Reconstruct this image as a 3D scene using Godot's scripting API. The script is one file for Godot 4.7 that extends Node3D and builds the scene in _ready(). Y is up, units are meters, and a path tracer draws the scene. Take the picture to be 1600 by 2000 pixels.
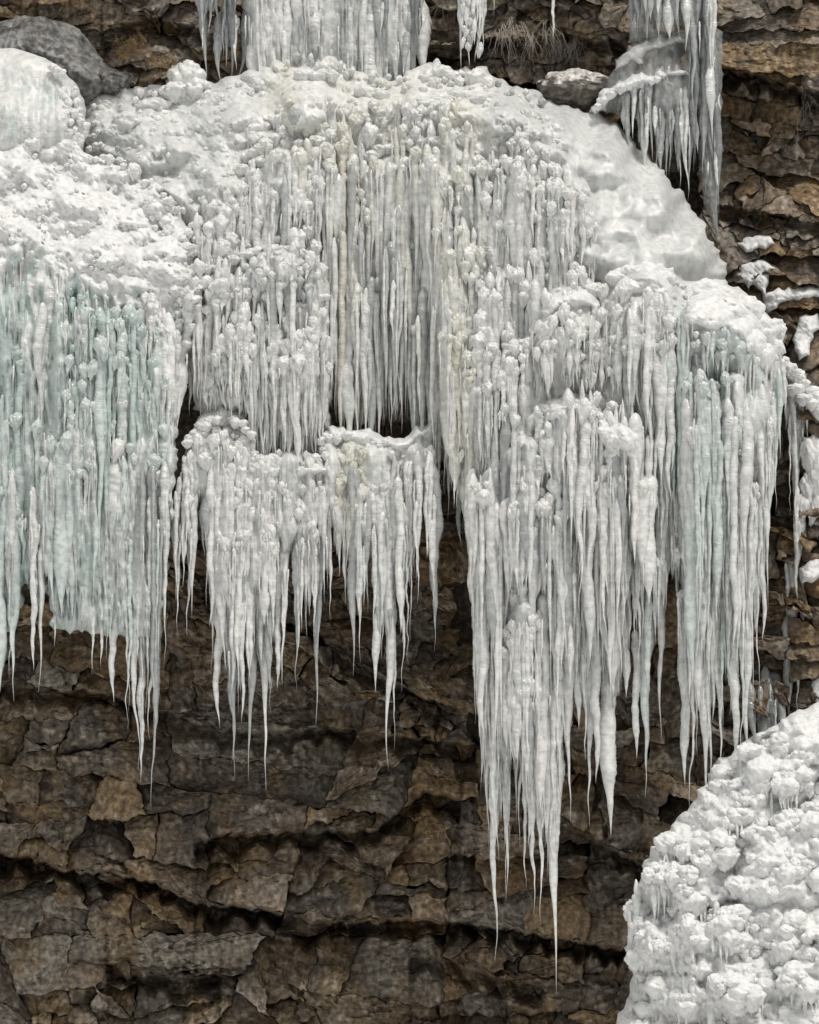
extends Node3D
# A frozen waterfall hanging over a brown rock face. 1 px of the plan = 1 cm on the plane z = 0.

const U := 0.01
const CAMD := 45.0
const CY := 12.0
const MOST := 300

var rng := RandomNumberGenerator.new()
var nz := FastNoiseLite.new()      # smooth noise, frequency 1
var nf := FastNoiseLite.new()      # fractal noise
var nc := FastNoiseLite.new()      # cellular distance
var nv := FastNoiseLite.new()      # flat steps
var counts := {}
var M := {}
var ice_mats: Array = []
var ice_tint_mat: StandardMaterial3D
var icicle_mesh := {}
var knob_mesh: Array = []
var pillow_mesh: Array = []

# linear base colours of ice and snow
const PAL := [
	Color(0.82, 0.82, 0.805), Color(0.745, 0.75, 0.74), Color(0.52, 0.54, 0.54), Color(0.30, 0.32, 0.325),
	Color(0.65, 0.71, 0.695), Color(0.54, 0.63, 0.61), Color(0.75, 0.745, 0.69), Color(0.69, 0.67, 0.585), Color(0.87, 0.87, 0.865)]

func _ready():
	rng.seed = 71
	setup_view()
	setup_noise()
	setup_materials()
	setup_shapes()
	build_ground()
	build_cliffs()
	build_left_curtain()
	build_dome()
	build_hump_curtain()
	build_long_curtain()
	build_right_curtain()
	build_top_curtain()
	build_corner_ice()
	build_mound()
	build_right_strands()
	build_small_things()

# ---------------------------------------------------------------- camera, sky, light
func setup_view():
	var cam := Camera3D.new()
	cam.name = "camera"
	cam.position = Vector3(0, CY, CAMD)
	cam.fov = rad_to_deg(2.0 * atan(1000.0 * U / CAMD))
	cam.near = 0.5
	cam.far = 3000.0
	add_child(cam)
	cam.current = true
	var sm := ProceduralSkyMaterial.new()
	sm.sky_top_color = Color(0.93, 0.93, 0.925)
	sm.sky_horizon_color = Color(0.42, 0.42, 0.42)
	sm.sky_curve = 0.7
	sm.ground_bottom_color = Color(0.30, 0.29, 0.28)
	sm.ground_horizon_color = Color(0.40, 0.40, 0.40)
	sm.sun_angle_max = 1.0
	var sky := Sky.new()
	sky.sky_material = sm
	var env := Environment.new()
	env.background_mode = Environment.BG_SKY
	env.sky = sky
	env.tonemap_mode = Environment.TONE_MAPPER_LINEAR
	env.tonemap_exposure = 1.36
	env.sdfgi_enabled = true
	env.ssao_enabled = true
	env.ssil_enabled = true
	var we := WorldEnvironment.new()
	we.name = "environment"
	we.environment = env
	add_child(we)
	var sun := DirectionalLight3D.new()
	sun.name = "sun"
	sun.light_color = Color(1.0, 0.975, 0.94)
	sun.light_energy = 0.5
	sun.light_angular_distance = 12.0
	sun.shadow_enabled = true
	add_child(sun)
	sun.look_at_from_position(Vector3(6, 20, 8), Vector3.ZERO, Vector3.UP)

# ---------------------------------------------------------------- helpers
func setup_noise():
	nz.seed = 5; nz.noise_type = FastNoiseLite.TYPE_SIMPLEX_SMOOTH; nz.frequency = 1.0; nz.fractal_type = FastNoiseLite.FRACTAL_NONE
	nf.seed = 9; nf.noise_type = FastNoiseLite.TYPE_SIMPLEX_SMOOTH; nf.frequency = 1.0; nf.fractal_type = FastNoiseLite.FRACTAL_FBM; nf.fractal_octaves = 4
	nc.seed = 13; nc.noise_type = FastNoiseLite.TYPE_CELLULAR; nc.frequency = 1.0; nc.fractal_type = FastNoiseLite.FRACTAL_NONE
	nc.cellular_return_type = FastNoiseLite.RETURN_DISTANCE; nc.cellular_distance_function = FastNoiseLite.DISTANCE_EUCLIDEAN
	nv.seed = 17; nv.noise_type = FastNoiseLite.TYPE_CELLULAR; nv.frequency = 1.0; nv.fractal_type = FastNoiseLite.FRACTAL_NONE
	nv.cellular_return_type = FastNoiseLite.RETURN_CELL_VALUE

# round lobes with creases between them: 1 in the middle of a lobe
func lobe2(x: float, y: float) -> float:
	var d := 1.0 + nc.get_noise_2d(x, y)
	return 1.0 - d * d

func lobe3(v: Vector3) -> float:
	var d := 1.0 + nc.get_noise_3dv(v)
	return 1.0 - d * d

func P(px: float, py: float, z: float) -> Vector3:
	var k := (CAMD - z) / CAMD
	return Vector3((px - 800.0) * U * k, CY + (1000.0 - py) * U * k, z)

func numbered(called: String) -> String:
	var n: int = counts.get(called, 0)
	counts[called] = n + 1
	return called if n == 0 else "%s_%03d" % [called, n]

func thing(called: String, label: String, category: String, at: Vector3, group := "") -> Dictionary:
	var o := Node3D.new()
	o.name = numbered(called)
	o.position = at
	add_child(o)
	o.set_meta("label", label)
	o.set_meta("category", category)
	if group != "":
		o.set_meta("group", group)
	return {"node": o, "at": at, "items": {}}

func structure(called: String, label: String, at: Vector3) -> Dictionary:
	var o := Node3D.new()
	o.name = numbered(called)
	o.position = at
	add_child(o)
	o.set_meta("kind", "structure")
	o.set_meta("label", label)
	return {"node": o, "at": at, "items": {}}

func part(t: Dictionary, called: String, mesh: Mesh, mat: Material, xf := Transform3D.IDENTITY) -> MeshInstance3D:
	var m := MeshInstance3D.new()
	m.name = called
	m.mesh = mesh
	m.material_override = mat
	m.transform = xf
	t.node.add_child(m, true)
	return m

func rnd(a: float, b: float) -> float:
	return rng.randf_range(a, b)

func lerp_table(tab: Array, x: float) -> float:
	if x <= tab[0][0]:
		return tab[0][1]
	for i in range(1, tab.size()):
		if x <= tab[i][0]:
			var a: Array = tab[i - 1]
			var b: Array = tab[i]
			return lerpf(a[1], b[1], (x - a[0]) / maxf(b[0] - a[0], 0.001))
	return tab[-1][1]

func poly(a: Array) -> PackedVector2Array:
	var p := PackedVector2Array()
	for i in range(0, a.size(), 2):
		p.append(Vector2(a[i], a[i + 1]))
	return p

# rounded tiers: [middle x, top y, half width, how far out, over what height it falls back]
const TIERS := [[600, 180, 62, 0.4, 85], [630, 262, 66, 0.45, 210], [780, 272, 76, 0.4, 200], [872, 258, 54, 0.45, 170], [850, 122, 60, 0.3, 80], [940, 140, 50, 0.3, 80], [1005, 182, 54, 0.35, 90], [1060, 255, 64, 0.5, 190], [1112, 335, 52, 0.4, 200], [520, 300, 62, 0.4, 170], [450, 330, 54, 0.35, 150],
	[545, 470, 104, 0.55, 125], [430, 522, 74, 0.45, 120], [602, 572, 56, 0.5, 290], [480, 602, 66, 0.45, 200], [950, 602, 36, 0.4, 260], [880, 432, 44, 0.4, 420], [1010, 660, 42, 0.55, 180], [1110, 545, 82, 0.85, 220], [1260, 512, 82, 0.75, 290], [1400, 548, 96, 0.75, 195],
	[1130, 766, 92, 0.95, 260], [1212, 806, 58, 1.05, 330], [1030, 836, 58, 0.8, 290], [945, 934, 38, 0.65, 360], [1025, 1156, 44, 0.5, 300], [1085, 945, 42, 0.55, 300], [1440, 736, 38, 0.65, 280], [1375, 746, 44, 0.65, 300], [1475, 652, 66, 0.6, 300], [1205, 1258, 26, 0.2, 160], [330, 260, 120, 0.3, 70], [300, 330, 90, 0.3, 70]]

func tier_top(t: Array, px: float) -> float:
	var dx: float = absf(px - t[0]) / t[2]
	return t[1] + dx * dx * t[2] * 0.75

# where the next tier below begins
func next_top(px: float, py: float) -> float:
	var y := 1e6
	for t in TIERS:
		if absf(px - t[0]) < t[2] * 0.92 and t[3] > 0.35:
			var q := tier_top(t, px)
			if q > py + 34.0:
				y = minf(y, q)
	return y

func bulge(px: float, py: float) -> float:
	var z := 0.0
	for t in TIERS:
		var dx: float = absf(px - t[0]) / t[2]
		if dx >= 1.0:
			continue
		var d: float = py - t[1] - dx * dx * t[2] * 0.75
		if d <= 0.0 or d > t[4] * 1.25:
			continue
		z = maxf(z, t[3] * sqrt(1.0 - dx * dx) * smoothstep(0.0, 34.0, d) * smoothstep(t[4] * 1.25, t[4] * 0.45, d))
	return z

# depth from scattered control points [px, py, z]
func depth(ctl: Array, px: float, py: float) -> float:
	var s := 0.0
	var w := 0.0
	for c in ctl:
		var dx: float = px - c[0]
		var dy: float = py - c[1]
		var q := 1.0 / (dx * dx + dy * dy + 900.0)
		q *= q
		s += q * c[2]
		w += q
	return s / w + bulge(px, py)

# an outline with small bays and noses
func rough(pg: PackedVector2Array, amp: float) -> PackedVector2Array:
	var o := PackedVector2Array()
	for i in pg.size():
		var a := pg[i]
		var b := pg[(i + 1) % pg.size()]
		var n := maxi(1, int(a.distance_to(b) / 9.0))
		var side := (b - a).normalized().orthogonal()
		for k in n:
			var p := a.lerp(b, float(k) / n)
			o.append(p + side * amp * (nz.get_noise_2d(p.x / 26.0, p.y / 26.0) + 0.6 * nz.get_noise_2d(p.x / 9.0, p.y / 9.0)))
	return o

func mesh_from(v: PackedVector3Array, idx: PackedInt32Array, col := PackedColorArray()) -> ArrayMesh:
	var n := PackedVector3Array()
	n.resize(v.size())
	for t in range(0, idx.size(), 3):
		var a := idx[t]
		var b := idx[t + 1]
		var c := idx[t + 2]
		var f := (v[c] - v[a]).cross(v[b] - v[a])
		n[a] += f
		n[b] += f
		n[c] += f
	for i in n.size():
		n[i] = n[i].normalized() if n[i].length_squared() > 1e-20 else Vector3.BACK
	var arr := []
	arr.resize(Mesh.ARRAY_MAX)
	arr[Mesh.ARRAY_VERTEX] = v
	arr[Mesh.ARRAY_NORMAL] = n
	arr[Mesh.ARRAY_INDEX] = idx
	if col.size() > 0:
		arr[Mesh.ARRAY_COLOR] = col
	var m := ArrayMesh.new()
	m.add_surface_from_arrays(Mesh.PRIMITIVE_TRIANGLES, arr)
	return m

# rings of nu points each, closed round; first and last ring are drawn to a point by their own shape
func ring_mesh(v: PackedVector3Array, nu: int, nv: int, col := PackedColorArray()) -> ArrayMesh:
	var idx := PackedInt32Array()
	for j in nv - 1:
		for i in nu:
			var i2 := (i + 1) % nu
			var a := j * nu + i
			var b := j * nu + i2
			var c := (j + 1) * nu + i2
			var d := (j + 1) * nu + i
			idx.append_array(PackedInt32Array([a, b, c, a, c, d]))
	return mesh_from(v, idx, col)

func tube(pts: PackedVector3Array, radii: PackedFloat32Array, nu := 6) -> ArrayMesh:
	var v := PackedVector3Array()
	for j in pts.size():
		var d := (pts[mini(j + 1, pts.size() - 1)] - pts[maxi(j - 1, 0)]).normalized()
		var side := d.cross(Vector3(0.31, 0.17, 0.93)).normalized()
		var up := side.cross(d)
		for i in nu:
			var a := TAU * i / nu
			v.append(pts[j] + (side * cos(a) + up * sin(a)) * radii[j])
	return ring_mesh(v, nu, pts.size())

# ---------------------------------------------------------------- materials
func noise_image(size: int, seed_: int, freq: float, oct: int, sx := 1.0, sy := 1.0) -> Image:
	# seamless noise; sx, sy > 1 squeeze the pattern on that axis
	var n := FastNoiseLite.new()
	n.seed = seed_; n.noise_type = FastNoiseLite.TYPE_SIMPLEX_SMOOTH; n.frequency = freq
	n.fractal_type = FastNoiseLite.FRACTAL_FBM; n.fractal_octaves = oct
	var w := int(size * sx)
	var h := int(size * sy)
	var im := n.get_seamless_image(w, h)
	im.convert(Image.FORMAT_RGB8)
	if w != size or h != size:
		im.resize(size, size, Image.INTERPOLATE_CUBIC)
	return im

func ramp_texture(im: Image, stops: Array) -> ImageTexture:
	var g := Gradient.new()
	g.offsets = PackedFloat32Array()
	var offs := PackedFloat32Array()
	var cols := PackedColorArray()
	for s in stops:
		offs.append(s[0])
		cols.append(s[1])
	g.offsets = offs
	g.colors = cols
	var lut := PackedColorArray()
	for i in 256:
		lut.append(g.sample(i / 255.0))
	var o := Image.create(im.get_width(), im.get_height(), false, Image.FORMAT_RGB8)
	for y in im.get_height():
		for x in im.get_width():
			o.set_pixel(x, y, lut[int(im.get_pixel(x, y).r * 255.0)])
	o.generate_mipmaps()
	return ImageTexture.create_from_image(o)

func normal_texture(im: Image, strength: float) -> ImageTexture:
	var o: Image = im.duplicate()
	o.convert(Image.FORMAT_RGBA8)
	o.bump_map_to_normal_map(strength)
	return ImageTexture.create_from_image(o)

func ice_material(col: Color, rough: float, rib: Texture2D, grain: Texture2D, vertex := false) -> StandardMaterial3D:
	var m := StandardMaterial3D.new()
	m.albedo_color = Color.WHITE if vertex else col.linear_to_srgb()
	m.vertex_color_use_as_albedo = vertex
	m.albedo_texture = grain
	m.roughness = rough
	m.metallic_specular = 0.55
	m.normal_enabled = true
	m.normal_texture = rib
	m.normal_scale = 0.4
	m.uv1_triplanar = true
	m.uv1_world_triplanar = true
	m.uv1_scale = Vector3(0.55, 0.55, 0.55)
	return m

func setup_materials():
	var rib := normal_texture(noise_image(512, 3, 0.035, 3, 0.4, 2.0), 5.0)
	var bump := noise_image(512, 4, 0.05, 4)
	var grain := ramp_texture(noise_image(512, 6, 0.02, 5), [[0.0, Color(0.80, 0.81, 0.81)], [0.4, Color(0.90, 0.905, 0.905)], [0.6, Color(0.98, 0.98, 0.98)], [1.0, Color(1, 1, 1)]])
	for i in PAL.size():
		var rough: float = [0.4, 0.28, 0.18, 0.15, 0.24, 0.2, 0.35, 0.35, 0.85][i]
		ice_mats.append(ice_material(PAL[i], rough, rib, grain))
		if i == 2 or i == 3:      # clearer ice: what stands behind shows through a little
			ice_mats[i].transparency = BaseMaterial3D.TRANSPARENCY_ALPHA
			ice_mats[i].albedo_color.a = 0.8
	ice_tint_mat = ice_material(Color.WHITE, 0.42, rib, grain, true)
	var snow := ice_material(PAL[8], 0.85, normal_texture(bump, 5.0), grain, true)
	snow.normal_scale = 0.7
	snow.uv1_scale = Vector3(0.9, 0.9, 0.9)
	M.snow = snow
	# rock: tone comes from vertex colours, grain and fine relief from textures
	var rg := ramp_texture(noise_image(1024, 21, 0.013, 7), [
		[0.0, Color(0.46, 0.45, 0.44)], [0.32, Color(0.60, 0.585, 0.57)], [0.46, Color(0.74, 0.72, 0.70)], [0.54, Color(0.82, 0.80, 0.78)], [0.66, Color(0.95, 0.93, 0.91)], [0.8, Color(1, 1, 1)], [1.0, Color(1, 1, 1)]])
	var rb := noise_image(1024, 23, 0.011, 7)
	var rock := StandardMaterial3D.new()
	rock.vertex_color_use_as_albedo = true
	rock.albedo_texture = rg
	rock.roughness = 0.5
	rock.metallic_specular = 0.4
	rock.normal_enabled = true
	rock.normal_texture = normal_texture(rb, 15.0)
	rock.normal_scale = 1.0
	rock.uv1_triplanar = true
	rock.uv1_world_triplanar = true
	rock.uv1_scale = Vector3(0.45, 0.45, 0.45)
	M.rock = rock
	var back := StandardMaterial3D.new()
	back.albedo_color = Color(0.18, 0.15, 0.12).linear_to_srgb()
	back.albedo_texture = rg
	back.roughness = 0.8
	back.uv1_triplanar = true
	back.uv1_world_triplanar = true
	back.uv1_scale = Vector3(0.45, 0.45, 0.45)
	M.back = back
	var straw := StandardMaterial3D.new()
	straw.albedo_color = Color(0.30, 0.19, 0.085).linear_to_srgb()
	straw.roughness = 0.8
	M.straw = straw
	var root := StandardMaterial3D.new()
	root.albedo_color = Color(0.24, 0.20, 0.16).linear_to_srgb()
	root.roughness = 0.85
	M.root = root
	var frost_root := StandardMaterial3D.new()
	frost_root.albedo_color = Color(0.5, 0.46, 0.41).linear_to_srgb()
	frost_root.roughness = 0.85
	M.frost_root = frost_root

# ---------------------------------------------------------------- shared shapes
const ASPECTS := [3.0, 6.0, 11.0, 19.0, 34.0]

# an icicle one unit wide, ASPECT units long, hanging from y = 0: fused strands that end one after another, ribbed with frost
func make_icicle(aspect: float, k: int) -> ArrayMesh:
	var nu := 14 if aspect < 15.0 else 12
	var rib := 0.24
	var rings := int(aspect / rib * 3.4) + 6
	var v := PackedVector3Array()
	var off := k * 17.3 + aspect * 3.1
	var r2 := RandomNumberGenerator.new()
	r2.seed = 900 + k * 31 + int(aspect)
	# strands: [angle, distance from the axis, radius, where it ends]
	var strands := [[0.0, 0.0, 0.36, 1.0]]
	for i in 3 + k % 2:
		strands.append([TAU * (i + r2.randf_range(-0.3, 0.3)) / 3.5, r2.randf_range(0.14, 0.26), r2.randf_range(0.16, 0.3), r2.randf_range(0.35, 0.92)])
	for j in rings:
		var t := float(j) / (rings - 1)
		var s := t * aspect
		var swell := 1.0 + 0.20 * nz.get_noise_2d(s * 0.32, off) + 0.16 * nz.get_noise_2d(s * 0.8, off + 4.0)
		var head := 1.0
		var hl := 0.7 + 0.35 * (k % 3)
		if s < hl:
			head = pow(maxf(1.0 - pow(1.0 - s / hl, 2.0), 0.0), 0.6)
		var q := 1.0 - t
		# body keeps its width, then narrows, with a long thin tail
		var taper := 0.13 * sqrt(q) + 0.87 * pow(smoothstep(0.0, [0.35, 0.9, 0.65, 1.15, 0.75][k % 5], q), [0.7, 0.95, 1.1, 0.9, 1.25][k % 5])
		var cx := 0.32 * nz.get_noise_2d(s * 0.14, off + 8.0) + 0.07 * nz.get_noise_2d(s * 0.5, off + 9.0)
		var cz := 0.16 * nz.get_noise_2d(s * 0.16, off + 18.0)
		for i in nu:
			var a := TAU * i / nu
			var dx := -cos(a)
			var dz := sin(a)
			# the farthest strand in this direction
			var r := 0.0
			for st in strands:
				var e: float = st[3]
				if t >= e:
					continue
				var tp := taper if e == 1.0 else minf(taper * 1.1, pow((e - t) / e, 0.55))
				var d: float = st[1] * minf(1.0, tp * 1.6)
				var rad: float = st[2] * tp
				var ca: float = cos(a - st[0] - 0.25 * nz.get_noise_2d(s * 0.2, off + st[0]))
				var disc: float = rad * rad - d * d * (1.0 - ca * ca)
				if disc > 0.0:
					r = maxf(r, d * ca + sqrt(disc))
			r *= swell * head
			var ph := s / rib + 1.2 * nz.get_noise_2d(s * 0.9, off + 70.0) + 2.0 * nz.get_noise_3d(dx * 0.8, s * 0.5, dz * 0.8 + off)
			var saw := ph - floorf(ph)
			var ridge := (saw / 0.72 if saw < 0.72 else (1.0 - saw) / 0.28)
			var amp := 0.12 * (0.35 + 1.3 * absf(nz.get_noise_3d(dx, s * 0.35, dz + off + 30.0)))
			var b := -lobe3(Vector3(dx * 1.1, s * 1.3, dz * 1.1 + off))
			var rr := r * (0.96 + amp * (ridge - 0.4) - 0.22 * (b + 0.72) + 0.06 * nz.get_noise_3d(dx * 3.0, s * 4.0, dz * 3.0))
			v.append(Vector3(cx + dx * rr, -s + 0.05 * r * b, cz + dz * rr))
	return ring_mesh(v, nu, rings)

# a cauliflower lump of radius about 1
func make_knob(k: int, lobes: float, amp: float, nu := 44, nv := 28) -> ArrayMesh:
	var v := PackedVector3Array()
	var off := k * 11.7
	for j in nv:
		var th := PI * (j + 0.001) / (nv - 1)
		for i in nu:
			var a := TAU * i / nu
			var d := Vector3(-cos(a) * sin(th), cos(th), sin(a) * sin(th))
			var q := d * lobes + Vector3(off, off * 0.3, 0)
			q += Vector3(nz.get_noise_3dv(q * 1.3), nz.get_noise_3dv(q * 1.3 + Vector3(9, 0, 0)), 0) * 0.25
			var b := lobe3(q)
			var b2 := lobe3(q * 2.2 + Vector3(3, 0, 0))
			var b3 := lobe3(q * 4.6)
			var r := 0.86 + 0.10 * nf.get_noise_3dv(d * 1.6 + Vector3(off, 5.0, 0)) + amp * (b - 0.6) + amp * 0.55 * (b2 - 0.7) + amp * 0.3 * (b3 - 0.7)
			if d.y < 0.0:
				d = Vector3(d.x * (1.0 + 0.35 * d.y), d.y * 1.45, d.z * (1.0 + 0.35 * d.y))
			v.append(d * r)
	return ring_mesh(v, nu, nv)

func setup_shapes():
	for a in ASPECTS:
		icicle_mesh[a] = []
		for k in 5:
			icicle_mesh[a].append(make_icicle(a, k))
	for k in 10:
		knob_mesh.append(make_knob(k, 1.15 + 0.09 * (k % 4), 0.42))
	for k in 6:
		pillow_mesh.append(make_knob(40 + k, 1.0, 0.22, 56, 36))

func icicle_at(t: Dictionary, px: float, py: float, z: float, w: float, l: float, tint: int, called := "icicle", back := 0.0):
	if not t.items.has(called):
		t.items[called] = []
	t.items[called].append({"p": P(px, py, z - back), "w": w * U * (CAMD - z) / CAMD, "l": l * U * (CAMD - z) / CAMD, "tint": tint, "yaw": rnd(0, TAU), "lean": rnd(-0.012, 0.012), "kind": 0, "v": rng.randi_range(0, 4), "size": w * minf(l, w * 12.0), "back": back})

func knob_at(t: Dictionary, px: float, py: float, z: float, w: float, h: float, tint: int, called := "ice_knob", pillow := false):
	if not t.items.has(called):
		t.items[called] = []
	var k := U * (CAMD - z) / CAMD
	t.items[called].append({"p": P(px, py, z), "w": w * k * 0.5, "l": h * k * 0.5, "tint": tint, "yaw": rnd(0, TAU), "lean": rnd(-0.25, 0.25), "kind": 2 if pillow else 1, "v": rng.randi_range(0, 5 if pillow else 9), "size": w * h})

func item_shape(it: Dictionary, aspect := 0.0) -> Array:
	var b := Basis(Vector3(0, 0, 1), it.lean)
	if it.kind == 0:
		b = Basis(Vector3(1, 0, 0), -atan(it.back / it.l)) * b
	if it.kind == 0:
		var ratio: float = it.l / it.w
		var best: float = ASPECTS[0]
		if aspect > 0.0:
			best = aspect
		else:
			for a in ASPECTS:
				if absf(log(a / ratio)) < absf(log(best / ratio)):
					best = a
		b = b * Basis.from_scale(Vector3(it.w, it.l / best, it.w)) * Basis(Vector3.UP, it.yaw)
		return [icicle_mesh[best][it.v], b]
	b = b * Basis.from_scale(Vector3(it.w, it.l, it.w)) * Basis(Vector3.UP, it.yaw)
	return [(knob_mesh if it.kind == 1 else pillow_mesh)[it.v], b]

# the 300 largest become parts of their own; the rest one mass
func finish(t: Dictionary):
	for called in t.items:
		var list: Array = t.items[called]
		list.sort_custom(func(a, b): return a.size > b.size)
		for i in mini(MOST, list.size()):
			var it: Dictionary = list[i]
			var s := item_shape(it)
			part(t, called, s[0], ice_mats[it.tint], Transform3D(s[1], it.p - t.at))
		if list.size() > MOST:
			var mm := MultiMesh.new()
			mm.transform_format = MultiMesh.TRANSFORM_3D
			mm.use_colors = true
			var first: Dictionary = list[MOST]
			var asp := 0.0
			if first.kind == 0:
				asp = 11.0
				mm.mesh = icicle_mesh[asp][2]
			else:
				mm.mesh = item_shape(first)[0]
			mm.instance_count = list.size() - MOST
			for i in range(MOST, list.size()):
				var it: Dictionary = list[i]
				mm.set_instance_transform(i - MOST, Transform3D(item_shape(it, asp)[1], it.p - t.at))
				mm.set_instance_color(i - MOST, PAL[it.tint])
			var mi := MultiMeshInstance3D.new()
			mi.name = {"icicle": "icicle_fringe", "ice_knob": "frost_crust", "drip": "drip_fringe"}.get(called, called + "_crust")
			mi.multimesh = mm
			mi.material_override = ice_tint_mat
			mi.set_meta("kind", "stuff")
			t.node.add_child(mi, true)

# A curved shell of ice or snow: SHAPE(px, py, edge distance) gives the depth, TINT(px, py) the colour.
func sheet(t: Dictionary, called: String, pg: PackedVector2Array, step: float, shape: Callable, tint: Callable, mat: Material, round_px := 45.0, round_z := 0.7) -> MeshInstance3D:
	pg = rough(pg, 3.0)
	var lo := Vector2(1e9, 1e9)
	var hi := Vector2(-1e9, -1e9)
	for p in pg:
		lo = lo.min(p)
		hi = hi.max(p)
	var nx := int((hi.x - lo.x) / step) + 3
	var ny := int((hi.y - lo.y) / step) + 3
	var ids := PackedInt32Array()
	ids.resize(nx * ny)
	ids.fill(-1)
	var v := PackedVector3Array()
	var col := PackedColorArray()
	var n := pg.size()
	var at: Vector3 = t.at
	for j in ny:
		var row_y := lo.y + (j - 1) * step
		var close := PackedInt32Array()
		for e in n:
			var ya := pg[e].y
			var yb := pg[(e + 1) % n].y
			if minf(ya, yb) < row_y + round_px + step and maxf(ya, yb) > row_y - round_px - step:
				close.append(e)
		for i in nx:
			var p := Vector2(lo.x + (i - 1) * step, lo.y + (j - 1) * step)
			var dmin := 1e8
			var near := p
			for e in close:
				var a := pg[e]
				if absf(a.x - p.x) > round_px + 90.0:
					continue
				var b := pg[(e + 1) % n]
				var ab := b - a
				var q := a + ab * clampf((p - a).dot(ab) / ab.length_squared(), 0.0, 1.0)
				var dd := p.distance_squared_to(q)
				if dd < dmin:
					dmin = dd
					near = q
			dmin = sqrt(dmin)
			if not Geometry2D.is_point_in_polygon(p, pg):
				if dmin > step * 0.95:
					continue
				p = near
				dmin = 0.0
			var z: float = shape.call(p.x, p.y, dmin)
			if dmin < round_px:
				var q2 := 1.0 - dmin / round_px
				z -= round_z * (1.0 - sqrt(maxf(1.0 - q2 * q2, 0.0)))
			ids[j * nx + i] = v.size()
			v.append(P(p.x, p.y, z) - at)
			col.append(tint.call(p.x, p.y))
	var idx := PackedInt32Array()
	for j in ny - 1:
		for i in nx - 1:
			var a := ids[j * nx + i]
			var b := ids[j * nx + i + 1]
			var c := ids[(j + 1) * nx + i + 1]
			var d := ids[(j + 1) * nx + i]
			if a >= 0 and b >= 0 and c >= 0:
				idx.append_array(PackedInt32Array([a, b, c]))
			if a >= 0 and c >= 0 and d >= 0:
				idx.append_array(PackedInt32Array([a, c, d]))
	return part(t, called, mesh_from(v, idx, col), mat)

func flutes(px: float, py: float, amp: float) -> float:
	var wob := 7.0 * nz.get_noise_2d(px / 90.0, py / 120.0)
	var a := nz.get_noise_2d((px + wob) / 17.0, py / 330.0)
	var b := nz.get_noise_2d((px + wob) / 45.0 + 40.0, py / 500.0)
	var k := lobe2(px / 16.0, py / 34.0)
	return amp * (0.75 * (1.0 - 2.0 * absf(a)) + 1.3 * b + 0.6 * (k - 0.7)) + 0.015 * nz.get_noise_2d(px / 9.0, py / 3.6)

func snow_bumps(px: float, py: float, amp: float) -> float:
	var a := lobe2(px / 30.0, py / 22.0)
	var b := lobe2(px / 13.0 + 7.0, py / 9.0)
	return amp * (0.95 * (a - 0.7) + 0.5 * (b - 0.7) + 0.9 * nz.get_noise_2d(px / 60.0, py / 45.0) + 0.25 * nz.get_noise_2d(px / 7.0, py / 5.0))

func in_any(px: float, py: float, boxes: Array) -> bool:
	for b in boxes:
		if px > b[0] and px < b[2] and py > b[1] and py < b[3]:
			return true
	return false

# the colour that the ice has at a place of the fall
func tint_at(px: float, py: float) -> int:
	var r := rng.randf()
	var wob := 16.0 * nz.get_noise_2d(px / 60.0, py / 90.0)
	var x := px + wob
	if (x > 662 and x < 708 and py > 230 and py < 1000) or (x > 545 and x < 590 and py > 120 and py < 220):
		return 7 if r < 0.4 else 6
	if x > 850 and x < 925 and py > 180 and py < 1000:
		return 7 if r < 0.12 else (6 if r < 0.6 else 1)
	if x > 590 and x < 960 and py > 110 and py < 330:
		return 6 if r < 0.25 else (1 if r < 0.6 else 0)
	if x > 640 and x < 860 and py > 330 and py < 1100:
		return 1
	if px < 335.0:
		if py < 480.0 + 0.45 * px:
			return 8
		if x < 70.0 or (x > 130.0 and x < 290.0 and py < 760.0):
			return 5 if r < 0.55 else 4
		return 4 if r < 0.65 else 1
	if x > 1300.0 and x < 1470.0 and py > 590.0 and py < 900.0:
		return 4 if r < 0.6 else 1
	if py < 480.0 and px < 520.0:
		return 0 if r < 0.7 else 8
	return 0 if r < 0.45 else (1 if r < 0.87 else 2)

func body_tint(px: float, py: float) -> Color:
	var n := nf.get_noise_2d(px / 90.0, py / 260.0)
	var c: Color = PAL[1].lerp(PAL[2], clampf(0.15 + n, 0.0, 0.5))
	var x := px + 18.0 * nz.get_noise_2d(px / 60.0, py / 90.0)
	if px < 345.0 and py > 460.0:
		var q := clampf(0.5 + 0.7 * n, 0.0, 1.0)
		if x < 80.0 or (x > 120.0 and x < 300.0 and py < 820.0):
			q = clampf(q + 0.3, 0.0, 1.0)
		c = PAL[1].lerp(PAL[5], q * 0.9)
	elif x > 662.0 and x < 705.0 and py > 300.0:
		c = PAL[7]
	elif x > 850.0 and x < 925.0 and py > 180.0 and py < 1000.0:
		c = PAL[1].lerp(PAL[6], clampf(0.6 + n, 0.0, 1.0))
	elif x > 1290.0 and x < 1480.0 and py > 590.0 and py < 920.0:
		c = PAL[1].lerp(PAL[4], clampf(0.6 + n, 0.0, 1.0))
	elif x > 500.0 and x < 960.0 and py < 330.0:
		c = PAL[0].lerp(PAL[6], clampf(0.3 + 1.6 * n, 0.0, 1.0))
	return c

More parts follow.
